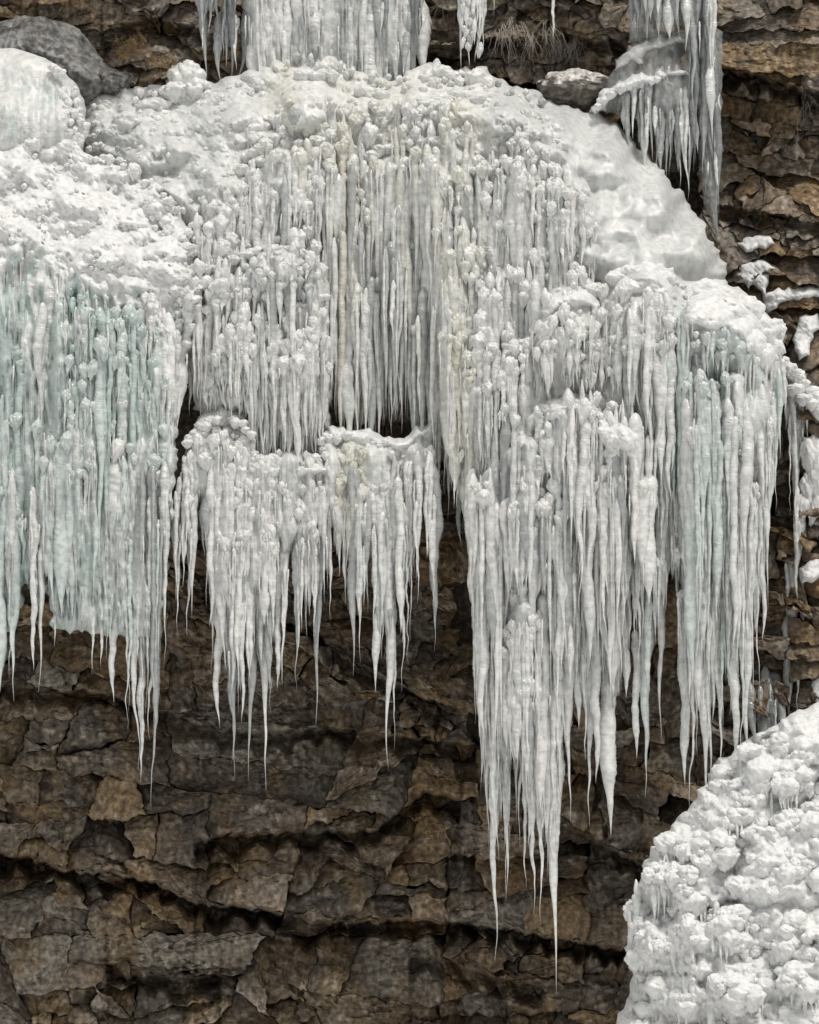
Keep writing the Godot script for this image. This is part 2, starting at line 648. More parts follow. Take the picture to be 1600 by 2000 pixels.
# Knob-headed columns over an area: each starts at a random height and ends above the envelope.
func fill(t: Dictionary, pg: PackedVector2Array, ctl: Array, n: int, w: Vector2, l: Vector2, env: Array, cap := 0.7, out := 0.06, stop := 0.85):
	var lo := Vector2(1e9, 1e9)
	var hi := Vector2(-1e9, -1e9)
	for p in pg:
		lo = lo.min(p)
		hi = hi.max(p)
	var made := 0
	var tries := 0
	while made < n and tries < n * 12:
		tries += 1
		var p := Vector2(rnd(lo.x, hi.x), rnd(lo.y, hi.y))
		if not Geometry2D.is_point_in_polygon(p, pg):
			continue
		made += 1
		var ww := w.x * 1.05 * pow(2.5 * w.y / w.x / 1.5, pow(rng.randf(), 1.3))
		var ll := minf(rnd(l.x, l.y), lerp_table(env, p.x) + rnd(-60, 5) - p.y)
		if rng.randf() < stop:
			ll = minf(ll, next_top(p.x, p.y) + rnd(-30, 8) - p.y)
		if ll < ww * 2.0:
			continue
		var z := depth(ctl, p.x, p.y + minf(ll * 0.3, 60.0)) + rnd(-0.12, out + 0.06) - ww * 0.0022
		var tint := tint_at(p.x, p.y)
		icicle_at(t, p.x, p.y, z + 0.03, ww, ll, tint, "icicle", 0.006 * ww)
		var cw := minf(ww, rnd(15, 25))
		if rng.randf() < cap:
			knob_at(t, p.x + rnd(-3, 3), p.y + cw * 0.2, z - 0.02, cw * rnd(1.05, 1.45), cw * rnd(1.2, 2.0), 0 if tint < 3 else tint)
			if rng.randf() < 0.5:
				knob_at(t, p.x + rnd(-0.7, 0.7) * ww, p.y + cw * rnd(0.0, 2.0), z - 0.02, cw * rnd(0.7, 1.1), cw * rnd(0.9, 1.6), 0 if tint < 3 else tint)
		for k in rng.randi_range(-1, 1):
			var dl := rnd(25, 90)
			icicle_at(t, p.x + rnd(-0.8, 0.8) * ww, p.y + ww * 0.5, z + ww * U * 0.45, rnd(3.5, 6.0), minf(dl, ll), 0 if rng.randf() < 0.6 else 1, "drip")

# a rounded shell of snow and frost on top of a tier
func shelf(t: Dictionary, ctl: Array, list: Array):
	for a in list:
		sheet(t, "snow_shelf", rough(poly(a[1]), 6.0), 3.0,
			func(x, y, _d): return depth(ctl, x, y) + a[0] + snow_bumps(x, y, 0.10), func(_x, _y): return PAL[8], ice_tint_mat, 30.0, 0.5)

func knobs(t: Dictionary, pg: PackedVector2Array, ctl: Array, n: int, w: Vector2, flat := 0.8, pillow := 0.0, sink := 0.0):
	var lo := Vector2(1e9, 1e9)
	var hi := Vector2(-1e9, -1e9)
	for p in pg:
		lo = lo.min(p)
		hi = hi.max(p)
	var made := 0
	var tries := 0
	while made < n and tries < n * 12:
		tries += 1
		var p := Vector2(rnd(lo.x, hi.x), rnd(lo.y, hi.y))
		if not Geometry2D.is_point_in_polygon(p, pg):
			continue
		made += 1
		var ww := w.x * pow(w.y / w.x, rng.randf() * rng.randf())
		knob_at(t, p.x, p.y, depth(ctl, p.x, p.y) - sink - ww * U * rnd(0.08, 0.36), ww, ww * rnd(flat * 0.85, flat * 1.5), tint_at(p.x, p.y), "ice_knob", rng.randf() < pillow)

# a row of snow-covered lumps along a ledge: [px, py, z, size]
func ledge(t: Dictionary, line: Array, tint := 8):
	for i in line.size() - 1:
		var a: Array = line[i]
		var b: Array = line[i + 1]
		var d := Vector2(a[0], a[1]).distance_to(Vector2(b[0], b[1]))
		var n := maxi(1, int(d / (0.42 * a[3])))
		for k in n:
			var f := (k + rnd(0, 0.8)) / n
			var s := lerpf(a[3], b[3], f) * rnd(0.75, 1.2)
			knob_at(t, lerpf(a[0], b[0], f), lerpf(a[1], b[1], f) + s * 0.35 + rnd(-4, 4), lerpf(a[2], b[2], f) + rnd(-0.1, 0.08), s, s * rnd(0.6, 0.85), tint, "snow_cap", rng.randf() < 0.6)

# traced icicles: [tip x, tip y, root y, width]; a wide one is a bundle of fused strands
func traced(t: Dictionary, list: Array, z0: float, zr: float, tints: Array):
	for a in list:
		var z := z0 + rnd(-zr, zr)
		var l: float = a[1] - a[2]
		var w: float = a[3]
		icicle_at(t, a[0], a[2], z, w * 1.12, l, tints[rng.randi_range(0, tints.size() - 1)], "icicle", 0.012 * w)
		if w > 15.0 and l > 120.0:
			for k in rng.randi_range(1, 3):
				var y0 := rnd(0.0, 0.35) * l
				icicle_at(t, a[0] + rnd(-0.55, 0.55) * w, a[2] + y0, z + rnd(-0.3, 0.45) * w * U, w * rnd(0.4, 0.75), (l - y0) * rnd(0.4, 0.85), tints[rng.randi_range(0, tints.size() - 1)], "icicle", 0.007 * w)
			for k in rng.randi_range(-1, 1):
				icicle_at(t, a[0] + rnd(-0.5, 0.5) * w, a[2] + rnd(0.1, 0.6) * l, z + rnd(0.1, 0.5) * w * U, rnd(3.5, 6.0), rnd(25, 80), 0, "drip")

# ---------------------------------------------------------------- ground
func build_ground():
	var t := structure("ground", "snow-covered ground at the foot of the cliff", Vector3.ZERO)
	var v := PackedVector3Array()
	var idx := PackedInt32Array()
	var col := PackedColorArray()
	var n := 60
	for j in n + 1:
		for i in n + 1:
			var x := (i - n / 2.0) * 50.0
			var z := (j - n / 2.0) * 50.0
			v.append(Vector3(x, -1.0 + 0.6 * nz.get_noise_2d(x / 60.0, z / 60.0), z))
			col.append(PAL[8])
	for j in n:
		for i in n:
			var a := j * (n + 1) + i
			idx.append_array(PackedInt32Array([a, a + 1, a + n + 2, a, a + n + 2, a + n + 1]))
	part(t, "snow_cover", mesh_from(v, idx, col), M.snow)

# ---------------------------------------------------------------- cliff
# overhanging edges: points of the line, how deep the rock steps back under it, over what height it comes out again
var LEDGES := [
	[[[-60, 1660], [60, 1672], [125, 1697], [225, 1705], [300, 1722], [375, 1760], [475, 1772], [575, 1785], [625, 1802], [800, 1795], [950, 1802], [1100, 1832], [1240, 1856], [1400, 1870]], 1.15, 420.0],
	[[[380, 1640], [440, 1632], [550, 1622], [740, 1620], [790, 1575], [830, 1545], [900, 1560]], 0.8, 260.0],
	[[[210, 1880], [250, 1902], [350, 1912], [430, 1900]], 0.55, 160.0],
	[[[-60, 1330], [130, 1345], [215, 1352], [330, 1392], [430, 1422], [560, 1432], [640, 1418], [800, 1440], [930, 1450]], 0.6, 260.0],
	[[[800, 1862], [875, 1876], [990, 1912], [1060, 1925]], 0.5, 150.0],
	[[[1090, 1605], [1160, 1640], [1255, 1690], [1330, 1720]], 0.5, 160.0],
	[[[600, 1220], [680, 1290], [760, 1320], [860, 1380]], 0.5, 200.0],
	[[[1400, 130], [1500, 150], [1620, 190]], 1.0, 300.0],
	[[[1400, 400], [1620, 440]], 0.4, 80.0],
	[[[820, 95], [960, 75], [1100, 70], [1220, 85]], 0.6, 160.0],
	[[[200, 60], [300, 40], [400, 60]], 0.4, 60.0]]

func ledge_y(line: Array, x: float) -> float:
	if x < line[0][0] or x > line[-1][0]:
		return -1.0
	return lerp_table(line, x)

func cliff_z(px: float, py: float) -> float:
	var z := 0.0
	if py < 700.0:
		z = lerpf(-2.2, -0.6, clampf((py - 150.0) / 550.0, 0.0, 1.0))
	else:
		z = lerpf(-0.6, 0.0, clampf((py - 700.0) / 400.0, 0.0, 1.0))
	if px > 1380.0:
		z += 0.8 * clampf((px - 1380.0) / 200.0, 0.0, 1.0)
	z += 0.35 * nz.get_noise_2d(px / 330.0, py / 240.0)
	for l in LEDGES:
		var y := ledge_y(l[0], px)
		if y < 0.0:
			continue
		y += 6.0 * nz.get_noise_2d(px / 25.0, y / 25.0)
		if py > y:
			z -= l[1] * 0.55 * exp(-(py - y) / l[2]) * smoothstep(0.0, 8.0, py - y)
			var slot := 12.0 + 30.0 * absf(nz.get_noise_2d(px / 90.0, y / 90.0))     # the undercut proper
			z -= l[1] * 0.75 * smoothstep(0.0, 8.0, py - y) * smoothstep(slot * 1.7, slot * 0.7, py - y)
		else:
			z += 0.35 * l[1] * exp(-(y - py) / 70.0)
	return z

func rock_tone(px: float, py: float, base: Color) -> Color:
	var a := nf.get_noise_2d(px / 140.0, py / 170.0)
	var b := nf.get_noise_2d(px / 30.0 + 50.0, py / 40.0)
	var c := base
	c = c.lerp(Color(0.36, 0.265, 0.15), clampf(a * 1.6 - 0.15, 0.0, 0.6))       # ochre
	c = c.lerp(Color(0.30, 0.285, 0.26), clampf(-a * 1.4 - 0.15, 0.0, 0.6))     # grey
	c = c.lerp(Color(0.50, 0.45, 0.37), clampf(b * 3.2 - 0.8, 0.0, 0.75))        # pale lichen and lime
	return c

func warp(p: Vector2) -> Vector2:
	return p + Vector2(nz.get_noise_2d(p.x / 46.0, p.y / 46.0), nz.get_noise_2d(p.x / 46.0 + 60.0, p.y / 46.0)) * 9.0 + Vector2(nz.get_noise_2d(p.x / 11.0, p.y / 11.0 + 30.0), nz.get_noise_2d(p.x / 11.0 + 80.0, p.y / 11.0)) * 3.5

func rock_cell(t: Dictionary, cell: PackedVector2Array, c: Vector2, zoff: float) -> Array:
	# outline with points every few px, inset by the joint, then a chiselled front
	var out := PackedVector2Array()
	var far := 0.0
	var gap := rnd(0.8, 1.8) if rng.randf() < 0.3 else -1.2
	for e in cell.size():
		var a := cell[e]
		var b := cell[(e + 1) % cell.size()]
		var n := maxi(1, int(a.distance_to(b) / 6.0))
		for k in n:
			var p := a.lerp(b, float(k) / n)
			var inset := clampf((gap + rnd(-0.6, 0.6)) / maxf(p.distance_to(c), 6.0), -0.15, 0.3)
			p = warp(p.lerp(c, inset))
			out.append(p)
			far = maxf(far, p.distance_to(c))
	var cw := warp(c)
	var nr := maxi(4, int(far / 5.0))
	var nu := out.size()
	if nu < 5:
		return []
	var planes := []
	var np := rng.randi_range(3, 6)
	for k in np:
		var an := rnd(0, TAU)
		var tilt := rnd(0.12, 0.75)
		planes.append([Vector2(cos(an), sin(an) * 0.8) * tilt * U, rnd(0.0, 0.34) * far * U * tilt + 0.02])
	var lean := Vector2(rnd(-0.25, 0.25), rnd(-0.1, 0.85)) * U       # the foot often stands out further than the head
	var base: Color = [Color(0.256, 0.203, 0.144), Color(0.320, 0.261, 0.192), Color(0.203, 0.170, 0.139), Color(0.363, 0.267, 0.160), Color(0.150, 0.126, 0.104), Color(0.363, 0.330, 0.282)][rng.randi_range(0, 5)]
	var seed_ := rnd(0, 500)
	var bev := rnd(-0.02, 0.035)
	var chip := rnd(0.015, 0.075)
	var v := PackedVector3Array()
	var col := PackedColorArray()
	for j in nr + 3:
		for i in nu:
			var f := minf(float(j) / nr, 1.0)
			if j == 0:
				f = 0.01
			var p := cw.lerp(out[i], f)
			var d := p - cw
			var h := 1e9
			for pl in planes:
				h = minf(h, pl[1] - pl[0].dot(d))
			h = clampf(h, -0.3, 0.4)
			h += lean.dot(d)
			h += 0.075 * nf.get_noise_3d(p.x / 48.0, p.y / 30.0, seed_) + 0.05 * absf(nf.get_noise_3d(p.x / 15.0, p.y / 9.0, seed_ + 9.0))
			# small chips broken off the face
			h += chip * nv.get_noise_2d((p.x + 8.0 * nz.get_noise_2d(p.x / 14.0, p.y / 14.0)) / 30.0 + seed_, p.y / 16.0)
			h -= bev * smoothstep(1.0 - 7.0 / far, 1.0, f)
			var z := cliff_z(p.x, p.y) + zoff + h
			if j > nr:
				z -= 0.15 if j == nr + 1 else 1.2
			v.append(P(p.x, p.y, z) - t.at)
			col.append(rock_tone(p.x, p.y, base))
	return [v, col, nu, nr + 3, far]

func cut(pg: PackedVector2Array, at: Vector2, along: Vector2) -> Array:
	var n := Vector2(-along.y, along.x)
	var one := PackedVector2Array()
	var two := PackedVector2Array()
	for i in pg.size():
		var a := pg[i]
		var b := pg[(i + 1) % pg.size()]
		var sa := (a - at).dot(n)
		var sb := (b - at).dot(n)
		if sa <= 0.0:
			one.append(a)
		if sa >= 0.0:
			two.append(a)
		if (sa < 0.0 and sb > 0.0) or (sa > 0.0 and sb < 0.0):
			var q := a.lerp(b, sa / (sa - sb))
			one.append(q)
			two.append(q)
	return [one, two]

func area_of(pg: PackedVector2Array) -> float:
	var s := 0.0
	for i in pg.size():
		s += pg[i].cross(pg[(i + 1) % pg.size()])
	return absf(s) * 0.5

func middle(pg: PackedVector2Array) -> Vector2:
	var s := Vector2.ZERO
	for p in pg:
		s += p
	return s / pg.size()

# blocks that stay large: [x0, y0, x1, y1, area in px]
const BIG := [[1410, -80, 1700, 140, 30000.0], [400, 1440, 790, 1620, 36000.0], [260, 1750, 620, 1910, 26000.0], [120, 1250, 620, 1420, 20000.0], [640, 1850, 900, 2040, 22000.0], [100, 1440, 400, 1690, 18000.0], [1080, 1620, 1250, 2040, 16000.0], [930, 1500, 1100, 1800, 12000.0], [820, 0, 1000, 100, 8000.0]]

func shatter(pg: PackedVector2Array, out: Array, size: float, level: int):
	var ar := area_of(pg)
	var c := middle(pg)
	var want := size * size * exp(rnd(-1.5, 0.9)) * (1.0 + 0.9 * nz.get_noise_2d(c.x / 230.0 + 300.0, c.y / 170.0))
	for b in BIG:
		if c.x > b[0] and c.x < b[2] and c.y > b[1] and c.y < b[3]:
			want = maxf(want, b[4] * rnd(0.25, 1.2))
	if (ar < want and level > 3) or ar < 260.0 or level > 16:
		out.append(pg)
		return
	var lo := pg[0]
	var hi := pg[0]
	for p in pg:
		lo = lo.min(p)
		hi = hi.max(p)
	# along an overhanging edge, if one crosses
	for l in LEDGES:
		var y := ledge_y(l[0], c.x)
		if y > lo.y + 10.0 and y < hi.y - 10.0 and hi.x - lo.x < 420.0:
			var y0 := lerp_table(l[0], lo.x)
			var y1 := lerp_table(l[0], hi.x)
			var two := cut(pg, Vector2(lo.x, y0), Vector2(hi.x - lo.x, y1 - y0).normalized())
			if area_of(two[0]) > 0.08 * ar and area_of(two[1]) > 0.08 * ar:
				shatter(two[0], out, size, level + 1)
				shatter(two[1], out, size, level + 1)
				return
	var wide := (hi.x - lo.x) > (hi.y - lo.y) * rnd(1.1, 2.2)
	var bed := 0.16 * nz.get_noise_2d(c.x / 300.0, c.y / 300.0) + 0.10
	var ang := (PI * 0.5 + bed + rng.randfn(0.0, 0.33)) if wide else (bed + rng.randfn(0.0, 0.26))
	var two := cut(pg, c + Vector2(rnd(-0.16, 0.16) * (hi.x - lo.x), rnd(-0.16, 0.16) * (hi.y - lo.y)), Vector2(cos(ang), sin(ang)))
	for q in two:
		if q.size() >= 3:
			shatter(q, out, size, level + 1)

# covers = rectangles where rock shows; hidden = those where ice stands before it
func cliff(called: String, label: String, at: Vector3, covers: Array, hidden: Array, size: float):
	var t := structure(called, label, at)
	var cells := []
	for b in covers:
		shatter(PackedVector2Array([Vector2(b[0], b[1]), Vector2(b[2], b[1]), Vector2(b[2], b[3]), Vector2(b[0], b[3])]), cells, size, 0)
	var rocks := []
	for flat in cells:
		var centre := middle(flat)
		if in_any(centre.x, centre.y, hidden):
			continue
		var r := rock_cell(t, flat, centre, rng.randfn(0.0, 0.13) + (rnd(0.1, 0.3) if rng.randf() < 0.10 else 0.0))
		if r.size() > 0:
			rocks.append(r)
	rocks.sort_custom(func(a, b): return a[4] > b[4])
	for i in mini(MOST, rocks.size()):
		part(t, "rock", ring_mesh(rocks[i][0], rocks[i][2], rocks[i][3], rocks[i][1]), M.rock)
	if rocks.size() > MOST:
		var v := PackedVector3Array()
		var col := PackedColorArray()
		var idx := PackedInt32Array()
		for i in range(MOST, rocks.size()):
			var o := v.size()
			var nu: int = rocks[i][2]
			for j in int(rocks[i][3]) - 1:
				for k in nu:
					var a := o + j * nu + k
					var b := o + j * nu + (k + 1) % nu
					idx.append_array(PackedInt32Array([a, b, b + nu, a, b + nu, a + nu]))
			v.append_array(rocks[i][0])
			col.append_array(rocks[i][1])
		part(t, "rock_rubble", mesh_from(v, idx, col), M.rock).set_meta("kind", "stuff")
	# what closes the joints
	for b in covers:
		var v := PackedVector3Array()
		var idx := PackedInt32Array()
		var st := 16.0
		var nx := int((b[2] - b[0]) / st) + 1
		var ny := int((b[3] - b[1]) / st) + 1
		for j in ny + 1:
			for i in nx + 1:
				var x: float = b[0] + i * st
				var y: float = b[1] + j * st
				v.append(P(x, y, cliff_z(x, y) - 0.95 + 0.1 * nf.get_noise_2d(x / 40.0, y / 40.0)) - at)
		for j in ny:
			for i in nx:
				var a := j * (nx + 1) + i
				idx.append_array(PackedInt32Array([a, a + 1, a + nx + 2, a, a + nx + 2, a + nx + 1]))
		part(t, "bedrock", mesh_from(v, idx), M.back)

func build_cliffs():
	cliff("cliff", "dark brown fractured rock face under the hanging icicles", P(600, 2000, 0), [[-260, 830, 1500, 2160]],
		[[-80, 830, 320, 1180], [320, 830, 640, 1000], [640, 830, 840, 870], [930, 830, 1080, 1480], [1080, 830, 1215, 1250], [1330, 830, 1480, 1250], [1290, 1700, 1500, 2080], [1390, 1540, 1500, 2080], [340, 850, 420, 1000]], 84.0)
	cliff("cliff", "shadowed rock face above the frozen waterfall", P(600, 250, -2), [[-220, -240, 1400, 330]],
		[[-80, 130, 150, 330], [150, 190, 480, 330], [480, 150, 1060, 330], [1150, 240, 1400, 330], [500, -80, 720, 330]], 70.0)
	cliff("cliff", "brown and ochre rock wall beside the grey ice columns", P(1500, 1400, -1), [[1370, -200, 1860, 1500]],
		[[1370, 600, 1490, 1000]], 66.0)
	# the mountain behind, so that nothing stands before empty sky
	var t := structure("cliff_backing", "dark bedrock behind the ice and the rock face", P(800, 2200, -3))
	var v := PackedVector3Array()
	var idx := PackedInt32Array()
	for j in 21:
		for i in 31:
			var p := Vector3((i - 15) * 2.2, -2.0 + j * 2.2, -3.6 + 0.4 * nz.get_noise_2d(i * 0.5, j * 0.5))
			v.append(p - t.at)
	for j in 20:
		for i in 30:
			var a := j * 31 + i
			idx.append_array(PackedInt32Array([a, a + 32, a + 1, a, a + 31, a + 32]))
	part(t, "bedrock", mesh_from(v, idx), M.back)

# ---------------------------------------------------------------- the ice
func build_left_curtain():
	var t := thing("ice_curtain", "wide teal-tinted ice curtain under a bumpy snow slope", "ice curtain", P(160, 1230, 2.4))
	var ctl := [[0, 240, 0.5], [100, 290, 0.7], [160, 310, 0.7], [250, 350, 0.5], [335, 405, 1.0], [375, 500, 1.75], [0, 350, 1.2], [150, 420, 1.6], [300, 430, 1.4], [0, 480, 2.1], [200, 520, 2.5], [350, 530, 2.2], [0, 700, 2.5], [180, 700, 2.8], [330, 750, 2.4], [0, 1000, 2.6], [170, 1000, 2.9], [320, 1000, 2.6], [0, 1250, 2.7], [170, 1230, 2.9]]
	var pg := poly([-60, 228, 60, 232, 110, 262, 168, 298, 255, 336, 340, 392, 378, 455, 392, 560, 380, 640, 355, 730, 345, 850, 340, 1000, 328, 1080, 316, 1190, 296, 1240, 262, 1262, 240, 1248, 222, 1236, 196, 1239, 170, 1231, 140, 1233, 118, 1226, 100, 1230, 104, 1200, 97, 1180, 100, 1150, 96, 1120, 80, 1190, 50, 1130, 30, 1230, -60, 1250])
	sheet(t, "ice_body", rough(pg, 7.0), 4.0,
		func(x, y, _d):
			var s: float = smoothstep(90.0, -60.0, y - 480.0 - 0.45 * x + 60.0 * nz.get_noise_2d(x / 40.0, y / 60.0))
			return depth(ctl, x, y) + lerpf(flutes(x, y, 0.2) - 0.15, snow_bumps(x, y, 0.19), s),
		func(x, y):
			var s: float = smoothstep(70.0, -20.0, y - 490.0 - 0.45 * x + 110.0 * nz.get_noise_2d(x / 34.0, y / 80.0))
			return body_tint(x, y).lerp(PAL[8], s), ice_tint_mat, 24.0, 0.3)
	var hump := poly([-60, 86, 30, 94, 80, 108, 120, 135, 150, 165, 166, 205, 168, 250, 160, 310, 100, 320, -60, 320])
	var hc := [[0, 110, -0.2], [60, 130, 0.2], [120, 170, 0.3], [0, 240, 0.9], [100, 250, 0.8], [150, 280, 0.5]]
	sheet(t, "ice_hump", hump, 4.0,
		func(x, y, _d): return depth(hc, x, y) + lerpf(snow_bumps(x, y, 0.05), flutes(x, y, 0.07), smoothstep(120.0, 170.0, y)),
		func(x, y): return PAL[1].lerp(PAL[5], clampf(nf.get_noise_2d(x / 22.0, y / 90.0) * 3.0 - 0.5, 0.0, 1.0)) if y > 150.0 else PAL[0], ice_tint_mat, 50.0, 0.7)
	var rim := poly([100, 130, 135, 140, 168, 200, 170, 290, 130, 300, 115, 220])
	knobs(t, rim, hc, 45, Vector2(14, 30))
	knobs(t, poly([0, 260, 160, 300, 330, 400, 375, 560, 350, 640, 250, 600, 120, 540, 0, 500]), ctl, 150, Vector2(9, 22), 0.7)
	knobs(t, poly([165, 285, 250, 325, 335, 380, 380, 450, 396, 560, 380, 640, 345, 640, 350, 540, 320, 430, 240, 365, 160, 320]), ctl, 70, Vector2(14, 34), 0.8)
	var env := [[0, 1300], [20, 1250], [45, 1130], [60, 1210], [95, 1090], [100, 1225], [240, 1240], [300, 1300], [320, 1180], [332, 1040], [345, 900], [372, 700]]
	fill(t, poly([0, 500, 120, 540, 250, 590, 370, 560, 355, 720, 335, 900, 330, 980, 240, 1000, 100, 1000, 0, 1050]), ctl, 105, Vector2(15, 34), Vector2(220, 600), env, 0.3, 0.06)
	fill(t, poly([110, 560, 330, 560, 330, 800, 120, 1000]), ctl, 90, Vector2(7, 13), Vector2(30, 120), env, 0.9, 0.1)
	traced(t, [[8, 1400, 850, 42], [32, 1375, 900, 36], [22, 1327, 1000, 20], [66, 1312, 950, 16], [86, 1356, 920, 24], [108, 1266, 1200, 6], [182, 1317, 1215, 9], [200, 1305, 1215, 8], [228, 1376, 900, 26], [248, 1430, 1050, 13],
		[254, 1395, 1050, 12], [270, 1508, 850, 34], [279, 1530, 900, 20], [309, 1585, 1010, 34], [303, 1450, 900, 30], [322, 1300, 900, 20], [300, 1440, 900, 20], [290, 1400, 950, 22], [212, 1290, 1000, 14]], 2.85, 0.12, [1, 2, 4, 1])
	finish(t)

func build_dome():
	var t := thing("frozen_waterfall", "broad domed frozen waterfall of knobbly white ice with yellowish streaks", "frozen waterfall", P(800, 850, 1.8))
	var ctl := [[200, 190, -0.9], [330, 175, -0.8], [480, 160, -0.7], [590, 105, -0.9], [700, 140, -0.8], [850, 125, -0.7], [960, 140, -0.6], [1060, 185, -0.5], [1150, 220, -0.4], [1250, 290, -0.2], [1350, 400, 0.1], [1410, 520, 0.5],
		[200, 280, -0.2], [330, 300, 0.2], [480, 260, 0.5], [600, 220, 0.7], [720, 240, 0.5], [850, 240, 0.9], [980, 250, 1.0], [1080, 270, 1.0], [1180, 330, 1.2], [1280, 420, 1.5], [1350, 500, 1.5],
		[340, 400, 0.8], [450, 400, 1.2], [580, 380, 1.5], [680, 380, 1.2], [760, 420, 1.0], [880, 400, 1.7], [1000, 420, 1.9], [1130, 450, 1.9], [1250, 530, 2.1], [400, 520, 1.9], [560, 560, 2.1], [640, 560, 1.8], [720, 600, 1.1], [800, 600, 1.3], [880, 620, 2.0], [1000, 620, 2.3],
		[430, 720, 2.0], [560, 750, 2.1], [640, 780, 1.8], [720, 800, 1.3], [850, 800, 2.0], [930, 820, 2.5]]
	var pg := poly([165, 192, 210, 172, 300, 166, 400, 162, 470, 150, 540, 117, 590, 98, 640, 107, 690, 132, 760, 156, 820, 127, 860, 118, 890, 137, 930, 132, 965, 142, 1010, 167, 1050, 182, 1100, 205, 1150, 216, 1210, 246, 1260, 302, 1320, 362, 1370, 432, 1402, 490, 1424, 552,
		1400, 640, 1230, 700, 1100, 740, 980, 830, 905, 920, 872, 880, 850, 840, 838, 690, 800, 640, 776, 560, 752, 620, 735, 790, 700, 832, 655, 720, 644, 860, 600, 930, 520, 950, 480, 830, 380, 800, 362, 720, 374, 560, 358, 460, 330, 395, 250, 340, 165, 296])
	sheet(t, "ice_body", rough(pg, 7.0), 4.0,
		func(x, y, _d):
			var s: float = smoothstep(400.0, 260.0, y + 40.0 * nz.get_noise_2d(x / 40.0, y / 60.0) + (120.0 if x > 640.0 and x < 860.0 else 0.0) - (90.0 if x < 480.0 else 0.0))
			if x > 1080.0:
				s = maxf(s, 0.0) * smoothstep(1180.0, 1080.0, x)
				var sm: float = smoothstep(1080.0, 1160.0, x) * smoothstep(620.0, 540.0, y)
				return depth(ctl, x, y) + lerpf(lerpf(flutes(x, y, 0.12) - 0.16, snow_bumps(x, y, 0.14), s), 0.16 * nz.get_noise_2d(x / 60.0, y / 50.0) + 0.02 * nz.get_noise_2d(x / 16.0, y / 24.0) + smoothstep(400.0, 470.0, y) * 0.26 * (lobe2(x / 70.0, y / 58.0) - 0.7) + 0.02 * lobe2(x / 15.0, y / 17.0), sm)
			return depth(ctl, x, y) + lerpf(flutes(x, y, 0.13) - 0.16, snow_bumps(x, y, 0.15), s),
		func(x, y): return body_tint(x, y), ice_tint_mat, 40.0, 0.55)
	# the cauliflower crown
	knobs(t, poly([480, 155, 590, 105, 700, 135, 850, 122, 960, 140, 1050, 185, 1100, 215, 1110, 300, 980, 330, 850, 320, 720, 270, 600, 280, 480, 330]), ctl, 210, Vector2(12, 50), 0.95, 0.25)
	knobs(t, poly([170, 195, 330, 172, 480, 158, 490, 330, 420, 420, 330, 395, 250, 340, 170, 290]), ctl, 150, Vector2(11, 30), 0.8, 0.35)
	knobs(t, poly([340, 400, 420, 380, 560, 470, 640, 560, 640, 620, 480, 600, 380, 600, 370, 520]), ctl, 110, Vector2(10, 28), 0.9, 0.2)
	knobs(t, poly([1100, 330, 1150, 420, 1150, 560, 1060, 560, 1040, 400]), ctl, 60, Vector2(12, 30), 0.8, 0.3)
	for a in [[365, 152, -0.95, 78, 66], [385, 175, -0.8, 60, 44], [345, 178, -0.8, 60, 40], [590, 190, 0.15, 56, 44], [858, 146, -0.55, 54, 44], [880, 152, -0.5, 44, 36], [838, 156, -0.5, 44, 36], [930, 156, -0.5, 50, 44], [950, 165, -0.5, 36, 36], [250, 240, -0.45, 70, 44], [300, 212, -0.85, 80, 44], [225, 258, -0.4, 46, 34]]:
		knob_at(t, a[0], a[1], a[2], a[3], a[4], 0, "snow_cap")
	for row in [[[540, 215, 0.4, 26], [600, 182, 0.5, 32], [650, 200, 0.4, 26]], [[580, 272, 0.9, 28], [640, 262, 1.0, 32], [690, 276, 0.9, 28]], [[712, 300, 0.9, 28], [760, 276, 0.9, 32], [850, 270, 1.1, 32], [912, 256, 1.1, 28]], [[900, 332, 1.5, 26], [960, 322, 1.5, 26]],
		[[1000, 262, 1.1, 28], [1060, 256, 1.1, 34], [1112, 276, 1.1, 28]], [[480, 292, 0.8, 26], [560, 252, 0.8, 26]], [[440, 334, 1.0, 26], [520, 302, 1.1, 28]], [[400, 522, 2.0, 24], [500, 482, 1.9, 28], [570, 476, 1.9, 28], [612, 502, 2.0, 24]], [[560, 592, 2.2, 24], [640, 572, 2.0, 26]],
		[[400, 592, 2.1, 24], [470, 562, 2.1, 26]], [[450, 642, 2.1, 22], [520, 622, 2.2, 24]], [[850, 442, 1.9, 24], [884, 432, 1.9, 26]], [[936, 612, 2.4, 22], [962, 602, 2.4, 24]], [[820, 190, 0.5, 36], [900, 172, 0.3, 44], [980, 200, 0.4, 40], [1040, 215, 0.4, 36]], [[700, 160, -0.3, 34], [760, 180, 0.0, 34]], [[590, 132, -0.3, 40], [660, 140, -0.3, 40]]]:
		ledge(t, row, 0)
	# tiers of short icicles
	var env := [[160, 330], [330, 420], [370, 800], [480, 820], [500, 930], [600, 920], [640, 880], [650, 850], [665, 890], [735, 890], [745, 850], [792, 850], [805, 910], [850, 930], [905, 960], [920, 1000], [980, 860], [1100, 760], [1240, 720], [1420, 620]]
	fill(t, poly([480, 230, 560, 190, 690, 200, 860, 200, 1000, 230, 1100, 280, 1120, 400, 1000, 420, 700, 420, 480, 420]), ctl, 190, Vector2(12, 24), Vector2(120, 420), env, 0.5, 0.06, 0.35)
	fill(t, poly([380, 400, 480, 330, 620, 350, 640, 560, 640, 720, 400, 720, 375, 640]), ctl, 170, Vector2(12, 24), Vector2(120, 420), env, 0.5, 0.06, 0.35)
	fill(t, poly([640, 300, 860, 300, 850, 640, 650, 640]), ctl, 130, Vector2(12, 22), Vector2(220, 520), env, 0.2, 0.06, 0.1)
